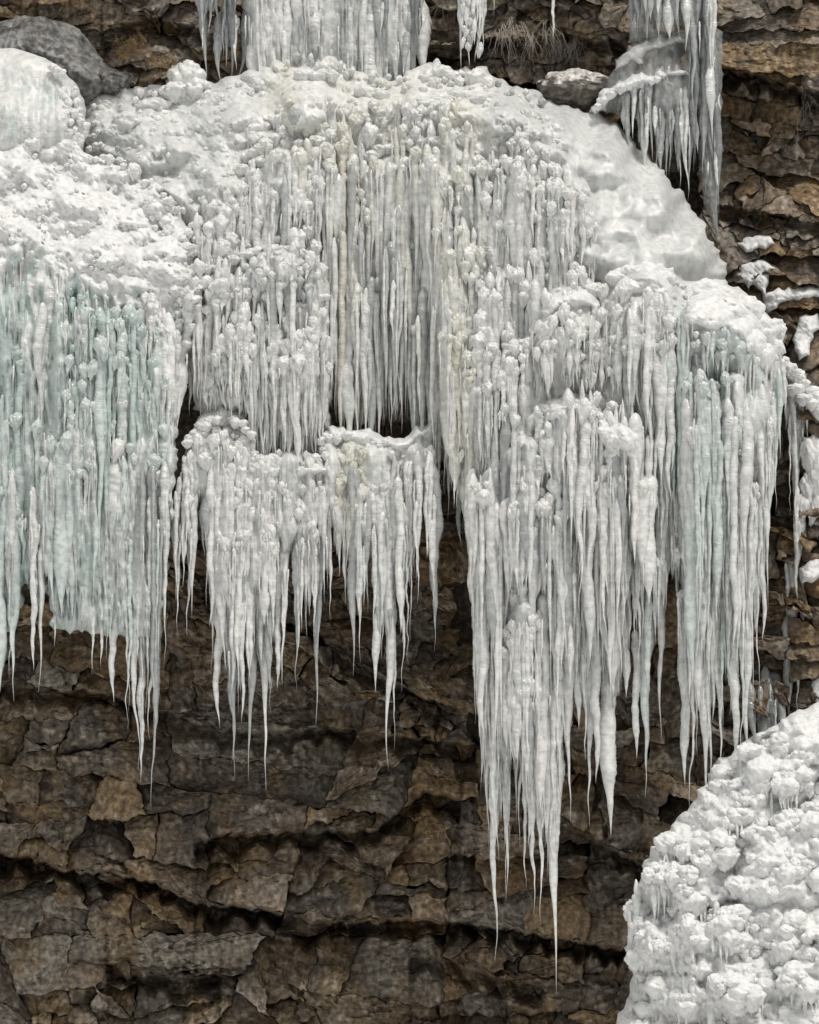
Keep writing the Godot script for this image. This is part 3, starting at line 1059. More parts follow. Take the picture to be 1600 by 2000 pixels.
	fill(t, poly([860, 330, 1110, 330, 1130, 640, 980, 760, 880, 740]), ctl, 200, Vector2(13, 26), Vector2(220, 560), env, 0.3, 0.06, 0.3)
	fill(t, poly([1080, 320, 1160, 380, 1180, 560, 1100, 540]), ctl, 30, Vector2(12, 24), Vector2(50, 160), env, 0.9)
	fill(t, poly([380, 600, 520, 600, 510, 780, 390, 740]), ctl, 60, Vector2(11, 24), Vector2(80, 260), env, 0.6)
	fill(t, poly([500, 640, 640, 620, 640, 760, 600, 850, 520, 860, 480, 760]), ctl, 70, Vector2(12, 24), Vector2(80, 260), env, 0.6)
	traced(t, [[680, 890, 480, 40], [690, 900, 300, 30], [667, 890, 520, 22], [640, 890, 500, 20], [700, 900, 520, 26], [712, 900, 560, 24], [726, 900, 540, 24], [738, 900, 540, 24], [752, 820, 480, 18], [768, 858, 470, 22], [777, 810, 400, 20], [800, 790, 480, 20], [812, 900, 520, 24], [826, 960, 560, 22], [838, 985, 600, 24], [856, 1000, 640, 22], [866, 972, 600, 20], [875, 1022, 620, 30], [888, 960, 560, 26], [899, 1076, 700, 20], [905, 1040, 700, 24],
		[575, 800, 600, 24], [600, 880, 560, 22], [625, 840, 600, 20], [540, 900, 600, 26], [500, 810, 560, 24], [460, 800, 600, 24], [420, 790, 610, 20], [385, 790, 660, 14], [395, 850, 650, 16], [372, 815, 690, 12]], 1.8, 0.2, [1, 2, 0, 2, 6])
	finish(t)

func build_hump_curtain():
	var t := thing("ice_curtain", "ribbed white icicle curtain hanging from a rounded hump and a narrow snow ledge", "ice curtain", P(600, 1100, 2.4))
	var ctl := [[430, 800, 2.0], [430, 900, 2.5], [370, 900, 2.3], [500, 950, 2.5], [600, 930, 2.4], [450, 1150, 2.6], [600, 1080, 2.5], [650, 840, 1.9], [700, 900, 2.3], [780, 870, 2.1], [840, 840, 1.9], [830, 980, 2.1], [740, 1050, 2.4]]
	sheet(t, "ice_body", poly([354, 930, 364, 856, 388, 814, 430, 797, 470, 802, 494, 830, 502, 890, 560, 880, 640, 885, 642, 1000, 622, 1030, 600, 1120, 580, 1060, 555, 1090, 540, 1060, 520, 1180, 500, 1150, 470, 1240, 440, 1190, 415, 1120, 402, 980, 390, 970, 380, 1050, 358, 1060]), 4.0,
		func(x, y, _d): return depth(ctl, x, y) + lerpf(flutes(x, y, 0.10), snow_bumps(x, y, 0.11), smoothstep(870.0, 820.0, y)),
		func(x, y): return body_tint(x, y), ice_tint_mat, 26.0, 0.4)
	sheet(t, "ice_shelf", poly([618, 852, 650, 832, 690, 838, 740, 852, 790, 862, 812, 838, 850, 832, 852, 940, 838, 1000, 815, 960, 800, 1020, 765, 1110, 735, 1080, 712, 1010, 690, 1090, 650, 1030, 628, 960]), 4.0,
		func(x, y, _d): return depth(ctl, x, y) + lerpf(flutes(x, y, 0.09), snow_bumps(x, y, 0.09), smoothstep(900.0, 850.0, y)),
		func(x, y): return PAL[1].lerp(PAL[6], clampf(1.0 - absf(x - 685.0) / 40.0, 0.0, 1.0)), ice_tint_mat, 26.0, 0.4)
	shelf(t, ctl, [[0.12, [358, 876, 384, 818, 430, 795, 474, 800, 502, 850, 486, 862, 462, 836, 430, 842, 404, 838, 382, 880]], [0.15, [616, 868, 650, 828, 690, 834, 740, 848, 790, 858, 812, 834, 852, 826, 852, 846, 814, 862, 790, 884, 742, 878, 690, 866, 650, 872]], [0.12, [500, 925, 520, 900, 560, 896, 600, 902, 640, 896, 640, 926, 600, 934, 560, 924, 520, 940]]])
	ledge(t, [[362, 862, 2.3, 22], [390, 826, 2.2, 24], [430, 806, 2.2, 26], [470, 814, 2.3, 24], [494, 845, 2.4, 20]], 0)
	ledge(t, [[500, 915, 2.4, 20], [560, 908, 2.4, 22], [640, 915, 2.3, 20]], 0)
	ledge(t, [[498, 894, 2.3, 24], [560, 888, 2.25, 26], [640, 884, 2.2, 24]], 0)
	knobs(t, poly([500, 885, 640, 885, 630, 960, 510, 965]), ctl, 60, Vector2(12, 26), 1.1)
	ledge(t, [[625, 850, 2.1, 22], [680, 842, 2.1, 24], [730, 854, 2.1, 20], [785, 866, 2.0, 18]])
	knobs(t, poly([362, 870, 390, 825, 430, 808, 470, 815, 498, 860, 500, 920, 420, 900, 370, 930]), ctl, 90, Vector2(10, 28), 0.9)
	knobs(t, poly([630, 880, 720, 860, 800, 880, 760, 960, 680, 980, 640, 960]), ctl, 60, Vector2(10, 24), 0.9)
	var env := [[335, 1030], [345, 1100], [365, 1130], [395, 960], [410, 1200], [430, 1300], [470, 1380], [500, 1330], [512, 1180], [530, 1300], [545, 1100], [565, 1080], [590, 1200], [615, 1250], [628, 1060], [650, 1080], [680, 1120], [700, 1150], [720, 1100], [750, 1230], [775, 1200], [800, 1080], [830, 1000], [850, 1000]]
	fill(t, poly([362, 880, 420, 840, 490, 850, 500, 1100, 430, 1080, 405, 960, 365, 1000]), ctl, 70, Vector2(11, 22), Vector2(110, 420), env, 0.5)
	fill(t, poly([505, 935, 635, 935, 620, 1040, 510, 1100]), ctl, 60, Vector2(11, 22), Vector2(80, 330), env, 0.7)
	fill(t, poly([630, 880, 845, 870, 830, 960, 760, 1040, 650, 1000]), ctl, 90, Vector2(10, 22), Vector2(70, 250), env, 0.5)
	traced(t, [[349, 1244, 930, 20], [372, 1245, 930, 24], [380, 1212, 940, 18], [362, 1150, 900, 22], [416, 1315, 920, 24], [428, 1425, 900, 26], [450, 1495, 950, 30], [458, 1529, 960, 36], [488, 1530, 1000, 40], [475, 1400, 980, 30], [506, 1327, 1000, 20], [522, 1549, 950, 38], [531, 1395, 1100, 9], [553, 1340, 940, 30], [540, 1230, 960, 22], [584, 1355, 960, 24], [600, 1250, 940, 34], [620, 1422, 950, 36], [635, 1180, 980, 14], [645, 1215, 960, 16], [672, 1186, 1000, 14], [665, 1130, 960, 24],
		[692, 1325, 900, 36], [703, 1297, 950, 16], [717, 1200, 960, 18], [739, 1355, 980, 24], [761, 1505, 960, 34], [768, 1465, 1100, 12], [790, 1352, 980, 20], [780, 1240, 930, 22], [802, 1252, 900, 14], [818, 1182, 880, 16], [846, 1277, 900, 28], [836, 1090, 880, 24], [745, 1260, 980, 26], [800, 1150, 900, 24]], 2.5, 0.15, [1, 0, 2, 1])
	finish(t)

func build_long_curtain():
	var t := thing("ice_curtain", "longest white curtain of fused rough icicles reaching down before bare rock", "ice curtain", P(1020, 1500, 2.7))
	var ctl := [[870, 620, 2.1], [960, 600, 2.3], [1050, 650, 2.4], [1150, 720, 2.5], [1220, 780, 2.4], [880, 850, 2.3], [980, 850, 2.7], [1100, 850, 2.8], [1210, 950, 2.7], [920, 1100, 2.5], [1020, 1100, 3.0], [1120, 1100, 3.0], [1200, 1200, 2.8], [940, 1350, 2.7], [1040, 1400, 3.0], [1090, 1380, 2.9]]
	sheet(t, "ice_body", poly([858, 640, 900, 600, 1040, 640, 1100, 640, 1200, 700, 1228, 790, 1232, 950, 1226, 1120, 1214, 1300, 1196, 1420, 1182, 1270, 1150, 1420, 1132, 1290, 1112, 1450, 1096, 1380, 1088, 1560, 1072, 1650, 1048, 1550, 1030, 1440, 1010, 1520, 996, 1400, 978, 1560, 958, 1540, 946, 1440, 930, 1330, 922, 1200, 912, 1060, 900, 960, 876, 900, 860, 800]), 4.0,
		func(x, y, _d): return depth(ctl, x, y) + flutes(x, y, 0.13) - 0.16,
		func(x, y): return body_tint(x, y), ice_tint_mat, 30.0, 0.45)
	shelf(t, ctl, [[0.25, [998, 850, 1040, 806, 1080, 772, 1140, 766, 1208, 752, 1222, 780, 1190, 812, 1140, 806, 1090, 816, 1050, 846, 1012, 880]], [0.35, [1160, 830, 1176, 806, 1212, 799, 1246, 812, 1256, 860, 1236, 900, 1206, 870, 1180, 880]],
		[0.2, [978, 690, 984, 664, 1012, 656, 1040, 660, 1042, 690, 1010, 700]], [0.25, [920, 970, 922, 938, 946, 928, 968, 936, 972, 970, 948, 1000]]])
	ledge(t, [[985, 668, 2.5, 24], [1036, 662, 2.6, 26]])
	ledge(t, [[1005, 842, 2.7, 26], [1050, 800, 2.8, 32], [1085, 772, 2.8, 40], [1140, 770, 2.8, 44], [1200, 758, 2.7, 44]])
	ledge(t, [[1168, 812, 2.9, 44], [1210, 806, 2.9, 50], [1245, 815, 2.8, 40]])
	ledge(t, [[925, 938, 2.7, 30], [955, 935, 2.8, 32]], 0)
	ledge(t, [[1000, 850, 2.8, 30], [1050, 822, 2.8, 32]], 0)
	for a in [[1005, 1165, 30], [1025, 1160, 36], [1030, 1035, 28], [1085, 950, 34], [1115, 1130, 30], [1195, 1120, 24], [1040, 1210, 24], [965, 905, 30], [940, 960, 34], [1105, 1165, 34]]:
		knob_at(t, a[0], a[1], depth(ctl, a[0], a[1]) - 0.04, a[2], a[2] * 1.2, 0)
	knobs(t, poly([900, 640, 1050, 660, 1080, 780, 1220, 830, 1220, 1000, 1100, 1180, 930, 1150, 915, 950]), ctl, 90, Vector2(9, 24), 1.3, 0.2, 0.12)
	var env := [[860, 900], [880, 950], [900, 990], [915, 1100], [925, 1300], [945, 1500], [960, 1650], [985, 1600], [1000, 1500], [1020, 1560], [1050, 1600], [1075, 1780], [1090, 1550], [1105, 1350], [1120, 1360], [1135, 1300], [1150, 1450], [1175, 1280], [1190, 1450], [1215, 1350], [1228, 1120]]
	fill(t, poly([860, 600, 1050, 640, 1200, 720, 1228, 800, 1222, 1000, 930, 1000, 900, 900]), ctl, 230, Vector2(12, 27), Vector2(130, 480), env, 0.4)
	fill(t, poly([925, 980, 1222, 980, 1215, 1180, 1090, 1300, 1050, 1380, 950, 1350]), ctl, 140, Vector2(13, 28), Vector2(180, 560), env, 0.3)
	fill(t, poly([935, 1180, 1095, 1180, 1085, 1480, 1050, 1420, 1000, 1400, 960, 1450]), ctl, 70, Vector2(12, 24), Vector2(180, 460), env, 0.1)
	fill(t, poly([1100, 1080, 1220, 1080, 1205, 1260, 1110, 1280]), ctl, 26, Vector2(12, 24), Vector2(120, 330), env, 0.1)
	traced(t, [[948, 1655, 1150, 26], [964, 1880, 1200, 40], [988, 1760, 1300, 26], [992, 1745, 1250, 24], [976, 1600, 1150, 34], [1005, 1612, 1350, 10], [1015, 1665, 1300, 16], [1029, 1635, 1250, 26], [1038, 1790, 1300, 24], [1059, 1805, 1300, 24], [1050, 1600, 1150, 30], [1077, 1939, 1200, 46], [1085, 1770, 1250, 26], [1070, 1650, 1150, 34], [1109, 1607, 1150, 32], [1130, 1427, 1150, 22], [1146, 1616, 1080, 36], [1176, 1365, 1100, 11], [1184, 1637, 1050, 46], [1196, 1480, 1060, 44], [1160, 1400, 1080, 34], [1214, 1330, 1000, 34], [930, 1400, 1000, 26], [940, 1530, 1050, 30], [1012, 1480, 1050, 34]], 2.9, 0.14, [0, 0, 1])
	finish(t)

func build_right_curtain():
	var t := thing("ice_curtain", "pale ice curtain under big rounded snow caps beside the right-hand rocks".replace("right-hand rocks", "snow-dusted rock wall"), "ice curtain", P(1380, 1250, 2.8))
	var ctl := [[1060, 600, 2.2], [1110, 555, 2.0], [1180, 560, 2.1], [1250, 520, 2.0], [1320, 540, 2.0], [1400, 555, 1.9], [1470, 600, 2.0], [1520, 680, 1.9], [1120, 680, 2.6], [1250, 650, 2.7], [1350, 650, 2.8], [1440, 680, 2.7], [1500, 740, 2.4], [1250, 850, 2.9], [1350, 850, 3.1], [1450, 850, 2.9], [1510, 850, 2.5], [1300, 1050, 3.0], [1400, 1100, 3.2], [1470, 1050, 2.9]]
	sheet(t, "ice_body", poly([1038, 650, 1066, 588, 1108, 548, 1176, 556, 1200, 524, 1256, 512, 1310, 532, 1342, 550, 1400, 547, 1450, 572, 1498, 622, 1526, 682, 1538, 750, 1524, 830, 1506, 950, 1488, 1060, 1476, 1100, 1458, 1220, 1430, 1250, 1408, 1180, 1392, 1330, 1344, 1340, 1330, 1150, 1312, 1040, 1292, 1180, 1276, 1000, 1262, 1160, 1245, 1060, 1226, 1090, 1222, 810, 1150, 780, 1060, 772]), 4.0,
		func(x, y, _d):
			var top := lerp_table([[1038, 650], [1066, 588], [1108, 548], [1200, 530], [1256, 512], [1342, 550], [1400, 547], [1450, 572], [1498, 622], [1538, 750]], x)
			return depth(ctl, x, y) + lerpf(flutes(x, y, 0.12) - 0.16, snow_bumps(x, y, 0.11), smoothstep(110.0, 50.0, y - top)),
		func(x, y): return body_tint(x, y), ice_tint_mat, 34.0, 0.5)
	shelf(t, ctl, [[0.22, [1040, 650, 1066, 592, 1108, 547, 1150, 545, 1180, 556, 1192, 596, 1150, 600, 1110, 604, 1080, 630, 1056, 664]], [0.22, [1190, 566, 1204, 527, 1256, 507, 1310, 524, 1330, 560, 1310, 586, 1250, 580, 1215, 596]],
		[0.22, [1326, 600, 1340, 556, 1398, 543, 1450, 566, 1500, 616, 1532, 686, 1512, 720, 1470, 690, 1430, 650, 1390, 640, 1350, 640]]])
	ledge(t, [[1045, 640, 2.5, 34], [1070, 595, 2.5, 44], [1110, 555, 2.4, 54], [1170, 555, 2.4, 50]])
	ledge(t, [[1195, 525, 2.3, 50], [1255, 512, 2.3, 64], [1310, 530, 2.3, 54]])
	ledge(t, [[1335, 556, 2.3, 64], [1395, 548, 2.2, 84], [1445, 570, 2.3, 80], [1490, 620, 2.3, 66], [1520, 680, 2.2, 46]])
	for a in [[1402, 632, 3.0, 72], [1468, 668, 2.9, 64], [1490, 690, 2.8, 60], [1452, 690, 3.0, 50], [1435, 742, 3.1, 44], [1366, 742, 3.1, 34], [1375, 770, 3.15, 44], [1390, 752, 3.1, 34], [1355, 765, 3.1, 30], [1338, 838, 3.1, 22], [1445, 796, 3.1, 18], [1362, 705, 3.0, 36], [1518, 640, 2.2, 40], [1440, 1000, 3.2, 22], [1282, 1100, 3.2, 30], [1335, 1160, 3.2, 26], [1320, 1040, 3.1, 24]]:
		knob_at(t, a[0], a[1] + a[3] * 0.1, a[2] - 0.12, a[3], a[3] * rnd(0.9, 1.2), 8, "snow_cap", a[3] > 40.0)
		for k in 4:
			icicle_at(t, a[0] + rnd(-0.35, 0.35) * a[3], a[1] + a[3] * 0.2, a[2] + rnd(-0.05, 0.1), rnd(5, 10), rnd(60, 150), 1)
	knobs(t, poly([1050, 640, 1110, 570, 1310, 545, 1450, 590, 1520, 690, 1500, 720, 1350, 680, 1060, 720]), ctl, 120, Vector2(12, 34), 0.8, 0.5)
	knobs(t, poly([1230, 700, 1500, 750, 1480, 1050, 1250, 1000]), ctl, 40, Vector2(9, 20), 1.4, 0.3, 0.12)
	var env := [[1040, 770], [1220, 800], [1228, 1120], [1240, 1100], [1260, 1200], [1275, 1050], [1290, 1250], [1310, 1080], [1330, 1150], [1345, 1400], [1390, 1400], [1405, 1200], [1430, 1330], [1455, 1320], [1475, 1100], [1495, 1000], [1515, 850], [1535, 760]]
	fill(t, poly([1050, 640, 1110, 580, 1210, 560, 1220, 760, 1070, 740]), ctl, 60, Vector2(12, 24), Vector2(90, 200), env, 0.7)
	fill(t, poly([1200, 560, 1340, 570, 1420, 660, 1520, 720, 1490, 950, 1230, 960]), ctl, 150, Vector2(12, 30), Vector2(180, 520), env, 0.2)
	fill(t, poly([1235, 900, 1490, 900, 1470, 1050, 1340, 1200, 1250, 1020]), ctl, 80, Vector2(12, 26), Vector2(120, 400), env, 0.3)
	traced(t, [[1227, 1247, 950, 16], [1246, 1320, 980, 18], [1253, 1277, 980, 14], [1259, 1562, 1090, 32], [1286, 1452, 950, 28], [1272, 1180, 900, 22], [1300, 1200, 900, 22], [1320, 1222, 950, 24], [1333, 1537, 1160, 26], [1352, 1590, 1000, 34], [1367, 1605, 1000, 48], [1382, 1560, 1050, 30], [1397, 1530, 1080, 28], [1412, 1330, 980, 22], [1420, 1400, 980, 24], [1435, 1500, 960, 30], [1446, 1495, 1000, 26], [1456, 1480, 980, 22], [1470, 1240, 920, 18], [1476, 1355, 900, 18], [1489, 1256, 880, 17], [1496, 1100, 780, 20], [1512, 1005, 760, 12], [1504, 960, 740, 18], [1522, 900, 720, 14], [1532, 820, 700, 12], [1460, 1310, 940, 16], [1480, 1180, 900, 16]], 3.0, 0.14, [0, 1, 1, 4])
	finish(t)

func build_top_curtain():
	var t := thing("ice_curtain", "grey-white ice curtain standing on the crown of the frozen waterfall", "ice curtain", P(620, 150, -1.2))
	var ctl := [[400, 0, -1.4], [500, 0, -1.1], [650, 0, -1.0], [800, 0, -1.3], [500, 120, -1.1], [650, 130, -1.0], [800, 120, -1.3]]
	sheet(t, "ice_body", poly([478, -60, 830, -60, 812, 60, 806, 170, 740, 175, 722, 60, 700, 150, 620, 160, 540, 150, 500, 170, 494, 70, 470, 10]), 4.0,
		func(x, y, _d): return depth(ctl, x, y) + flutes(x, y, 0.12),
		func(x, y): return PAL[1].lerp(PAL[2], clampf(0.4 + 1.4 * nf.get_noise_2d(x / 50.0, y / 120.0), 0.0, 1.0)), ice_tint_mat, 30.0, 0.4)
	var env := [[380, 230], [480, 240], [820, 240], [840, 60]]
	fill(t, poly([490, -60, 830, -60, 810, 60, 720, 90, 500, 90]), ctl, 80, Vector2(16, 34), Vector2(200, 320), env, 0.15, 0.12)
	traced(t, [[402, 175, -60, 34], [432, 180, 20, 26], [455, 175, -40, 36], [478, 170, 10, 30], [398, 80, -80, 30], [412, 75, -60, 26], [440, 90, -80, 14], [458, 65, -80, 12], [424, 60, -80, 18], [510, 250, -60, 40], [530, 280, -60, 44], [575, 270, -60, 40], [610, 250, -60, 34], [660, 255, -60, 44], [690, 270, -60, 44], [740, 150, -60, 30], [762, 260, -60, 26], [790, 280, -60, 40], [825, 45, -60, 30], [806, 250, -60, 26]], -1.1, 0.15, [1, 2, 1, 2, 3])
	finish(t)
	var h := thing("icicle_cluster", "short stubby white icicle cluster hanging over the crown edge", "icicle", P(920, 0, -0.6))
	traced(h, [[902, 146, -80, 26], [918, 142, -80, 34], [934, 132, -80, 30], [944, 112, -80, 16], [912, 110, -80, 30], [926, 100, -60, 30], [908, 90, -80, 20]], -0.6, 0.08, [1, 0])
	knobs(h, poly([894, -60, 945, -60, 942, 100, 905, 110]), [[920, 0, -0.5]], 26, Vector2(9, 20), 1.3)
	finish(h)
	for a in [[965, 36, 6], [1080, 76, 9]]:
		var s := thing("hanging_icicle", "thin white icicle hanging before dark rock and dead roots" if a[0] > 1000 else "thin short icicle dripping beside the stubby icicle cluster", "icicle", P(a[0], -80, -0.9))
		icicle_at(s, a[0], -80, -0.9, a[2], a[1] + 80, 0, "shaft")
		icicle_at(s, a[0] + 1.5, -80, -0.9, a[2] * 0.6, a[1] + 20, 1, "runnel")
		finish(s)

func build_corner_ice():
	var t := thing("ice_curtain", "clear grey ice columns descending past a stepped snow-capped ice cascade", "ice curtain", P(1300, 450, -0.6))
	var ctl := [[1240, 0, -0.9], [1380, 0, -0.7], [1390, 200, -0.3], [1390, 420, -0.1], [1180, 170, -0.6], [1230, 90, -0.8], [1340, 70, -0.8], [1260, 180, -0.3], [1340, 170, -0.3], [1250, 320, -0.2], [1330, 330, -0.2]]
	var tint := func(x, y): return PAL[2].lerp(PAL[3], clampf(0.3 + 1.2 * nf.get_noise_2d(x / 26.0, y / 90.0), 0.0, 1.0)).lerp(PAL[0], clampf(2.0 * nf.get_noise_2d(x / 18.0 + 20.0, y / 30.0), 0.0, 0.8))
	sheet(t, "ice_body", poly([1224, -60, 1396, -60, 1392, 50, 1412, 62, 1410, 200, 1404, 320, 1403, 470, 1392, 440, 1375, 400, 1362, 300, 1352, 120, 1330, 70, 1262, 80, 1228, 84]), 4.0,
		func(x, y, _d): return depth(ctl, x, y) + flutes(x, y, 0.10), tint, ice_mat_clear(), 22.0, 0.3)
	sheet(t, "ice_apron", rough(poly([1156, 222, 1172, 182, 1196, 150, 1206, 120, 1236, 84, 1296, 66, 1352, 62, 1364, 140, 1358, 230, 1344, 300, 1330, 235, 1312, 262, 1296, 222, 1280, 250, 1262, 222, 1244, 236, 1228, 212, 1210, 226, 1195, 214]), 6.0), 4.0,
		func(x, y, _d): return depth(ctl, x, y) + flutes(x, y, 0.10), tint, ice_mat_clear(), 22.0, 0.3)
	shelf(t, ctl, [[0.34, [1148, 218, 1172, 182, 1198, 158, 1245, 146, 1290, 134, 1346, 136, 1352, 154, 1318, 152, 1290, 164, 1262, 160, 1238, 178, 1210, 178, 1190, 206, 1166, 222]], [0.3, [1203, 142, 1214, 112, 1236, 88, 1290, 74, 1340, 62, 1358, 70, 1340, 86, 1312, 84, 1290, 100, 1268, 104, 1258, 124, 1226, 130]]])
	ledge(t, [[1165, 200, -0.35, 20], [1205, 165, -0.3, 22], [1290, 146, -0.2, 20]])
	traced(t, [[1215, 262, 165, 16], [1236, 280, 160, 20], [1250, 310, 170, 16], [1270, 320, 160, 22], [1290, 345, 160, 20], [1310, 350, 150, 26], [1335, 385, 150, 36], [1226, 290, 180, 14], [1260, 330, 170, 18], [1282, 360, 170, 18], [1300, 370, 160, 20], [1322, 375, 160, 22], [1348, 400, 150, 24], [1372, 400, 30, 40], [1392, 470, 160, 30], [1353, 330, -60, 26], [1385, 185, -60, 18], [1360, 150, -60, 24], [1240, 95, -60, 26], [1262, 90, -60, 26], [1285, 95, -60, 34], [1310, 90, -60, 30], [1335, 110, -60, 30], [1380, 340, -60, 34]], -0.15, 0.15, [2, 1, 2, 3])
	finish(t)

func ice_mat_clear() -> StandardMaterial3D:
	if not M.has("clear"):
		var m: StandardMaterial3D = ice_tint_mat.duplicate()
		m.roughness = 0.2
		m.transparency = BaseMaterial3D.TRANSPARENCY_ALPHA
		m.albedo_color.a = 0.55
		M.clear = m
	return M.clear

func boulder_mesh(k: int, size: Vector3, tone: Color, glaze := 0.0, dust := 0.0) -> ArrayMesh:
	var v := PackedVector3Array()
	var col := PackedColorArray()
	var nu := 72
	var nv := 44
	var r2 := RandomNumberGenerator.new()
	r2.seed = 100 + k
	var planes := []
	for i in 16:
		planes.append([Vector3(r2.randf_range(-1, 1), r2.randf_range(-1, 1), r2.randf_range(-1, 1)).normalized(), r2.randf_range(0.72, 0.95)])
	for j in nv:
		var th := PI * (j + 0.001) / (nv - 1)
		for i in nu:
			var a := TAU * i / nu
			var d := Vector3(-cos(a) * sin(th), cos(th), sin(a) * sin(th))
			var r := 1.0
			for pl in planes:
				var q: float = d.dot(pl[0])
				if q > 0.05:
					r = minf(r, pl[1] / q)
			r += 0.13 * nf.get_noise_3dv(d * 1.6 + Vector3(k * 7.0, 0, 0)) + 0.07 * nf.get_noise_3dv(d * 5.0)
			v.append(d * r * size)
			var c := tone.lerp(Color(0.03, 0.028, 0.026), clampf(nf.get_noise_3dv(d * 2.5 + Vector3(k, 3, 0)) * 2.0, 0.0, 0.7))
			if glaze > 0.0:
				c = c.lerp(Color(0.42, 0.44, 0.45), clampf(nf.get_noise_3d(d.x * 3.0, d.y * 1.6, d.z * 3.0 + k) * 4.0 - 0.1, 0.0, glaze))
			if dust > 0.0 and d.y + 0.9 * nf.get_noise_3dv(d * 2.2 + Vector3(k * 3.0, 0, 0)) > 1.0 - dust:
				c = PAL[8]
			col.append(c)
	return ring_mesh(v, nu, nv, col)

func build_mound():
	var t := thing("snow_mound", "big lumpy snow-covered ice mound with dark hollows", "snow mound", P(1420, 2000, 5.0))
	var ctl := [[1600, 1370, 3.40], [1500, 1425, 3.40], [1400, 1500, 3.40], [1350, 1580, 3.52], [1270, 1670, 3.64], [1230, 1780, 3.76], [1230, 1900, 3.88], [1215, 2000, 4.00], [1600, 1500, 4.00], [1500, 1560, 4.12], [1420, 1640, 4.30], [1340, 1720, 4.36], [1290, 1850, 4.36], [1300, 2000, 4.48], [1600, 1700, 4.90], [1480, 1750, 4.84], [1400, 1850, 4.84], [1600, 1900, 5.44], [1450, 1950, 5.14], [1600, 2030, 5.68], [1800, 1400, 3.76], [1800, 1700, 5.08], [1800, 2000, 5.80], [1400, 2150, 5.32]]
	var shape := func(x, y, _d):
		var mask: float = clampf(0.55 + 1.1 * nz.get_noise_2d(x / 130.0 + 5.0, y / 100.0), 0.12, 1.0)
		var wx: float = x + 12.0 * nz.get_noise_2d(x / 40.0, y / 40.0)
		var wy: float = y + 12.0 * nz.get_noise_2d(x / 40.0 + 60.0, y / 40.0)
		var big := lobe2(wx / 92.0, wy / 70.0 + 9.0)
		var mid := lobe2(wx / 34.0, wy / 27.0 + 3.0)
		var small := lobe2(x / 14.0, y / 11.0)
		var low := smoothstep(1480.0, 1260.0, x) * smoothstep(1560.0, 1700.0, y)
		return depth(ctl, x, y) + 0.85 * (big - 0.7) + 0.30 * (mid - 0.7) * (0.3 + mask) + 0.07 * (small - 0.7) + 0.12 * nf.get_noise_2d(x / 50.0, y / 40.0) + low * flutes(x, y, 0.12) + 0.012 * nf.get_noise_2d(x / 9.0, y / 7.0)
	var tint := func(x, y):
		return PAL[8].lerp(PAL[4], clampf(nf.get_noise_2d(x / 30.0 + 40.0, y / 40.0) * 2.2 - 0.75, 0.0, 0.6))
	sheet(t, "snow_body", rough(poly([1770, 1308, 1640, 1348, 1560, 1385, 1500, 1420, 1440, 1460, 1400, 1490, 1366, 1545, 1350, 1575, 1310, 1610, 1275, 1655, 1255, 1690, 1248, 1740, 1226, 1756, 1234, 1800, 1222, 1850, 1232, 1900, 1220, 1960, 1206, 2010, 1198, 2130, 1770, 2130]), 5.0), 3.4, shape, tint, M.snow, 40.0, 0.7)
	for i in 900:
		var x := rnd(1225, 1660)
		var y := rnd(1400, 2020)
		if x < lerp_table([[1400, 1400], [1490, 1400], [1575, 1350], [1660, 1270], [1760, 1228], [2000, 1215]], y) + 14.0:
			continue
		if y < lerp_table([[1350, 1580], [1400, 1495], [1500, 1425], [1600, 1370]], x) + 10.0:
			continue
		var patch := nz.get_noise_2d(x / 80.0 + 30.0, y / 60.0)
		if patch > 0.12:
			continue      # smooth snow between the lumps
		var w := rnd(30, 64) if i < 190 else rnd(10, 30)
		var z: float = shape.call(x, y, 99.0)
		knob_at(t, x, y, z + w * rnd(-0.0022, 0.0010), w, w * rnd(0.65, 1.0), 8, "snow_lump", i % 4 == 0)
		if i < 190 and rng.randf() < 0.5:
			for k in 3:
				icicle_at(t, x + rnd(-0.4, 0.4) * w, y + w * 0.1, z + w * 0.002, rnd(6, 12), rnd(30, 62), 0, "icicle", 0.1)
	for i in 34:
		var x := rnd(1228, 1400)
		var y := rnd(1700, 1960)
		var l := rnd(40, 110)
		icicle_at(t, x, y, shape.call(x, y + l * 0.3, 99.0) + 0.03, rnd(13, 22), l, 0 if rng.randf() < 0.5 else 1, "icicle", 0.16)
	for a in [[1228, 1896, 1780, 10], [1238, 1840, 1745, 22], [1230, 1880, 1800, 18]]:
		icicle_at(t, a[0], a[2], 4.0, a[3], a[1] - a[2], 1)
	finish(t)

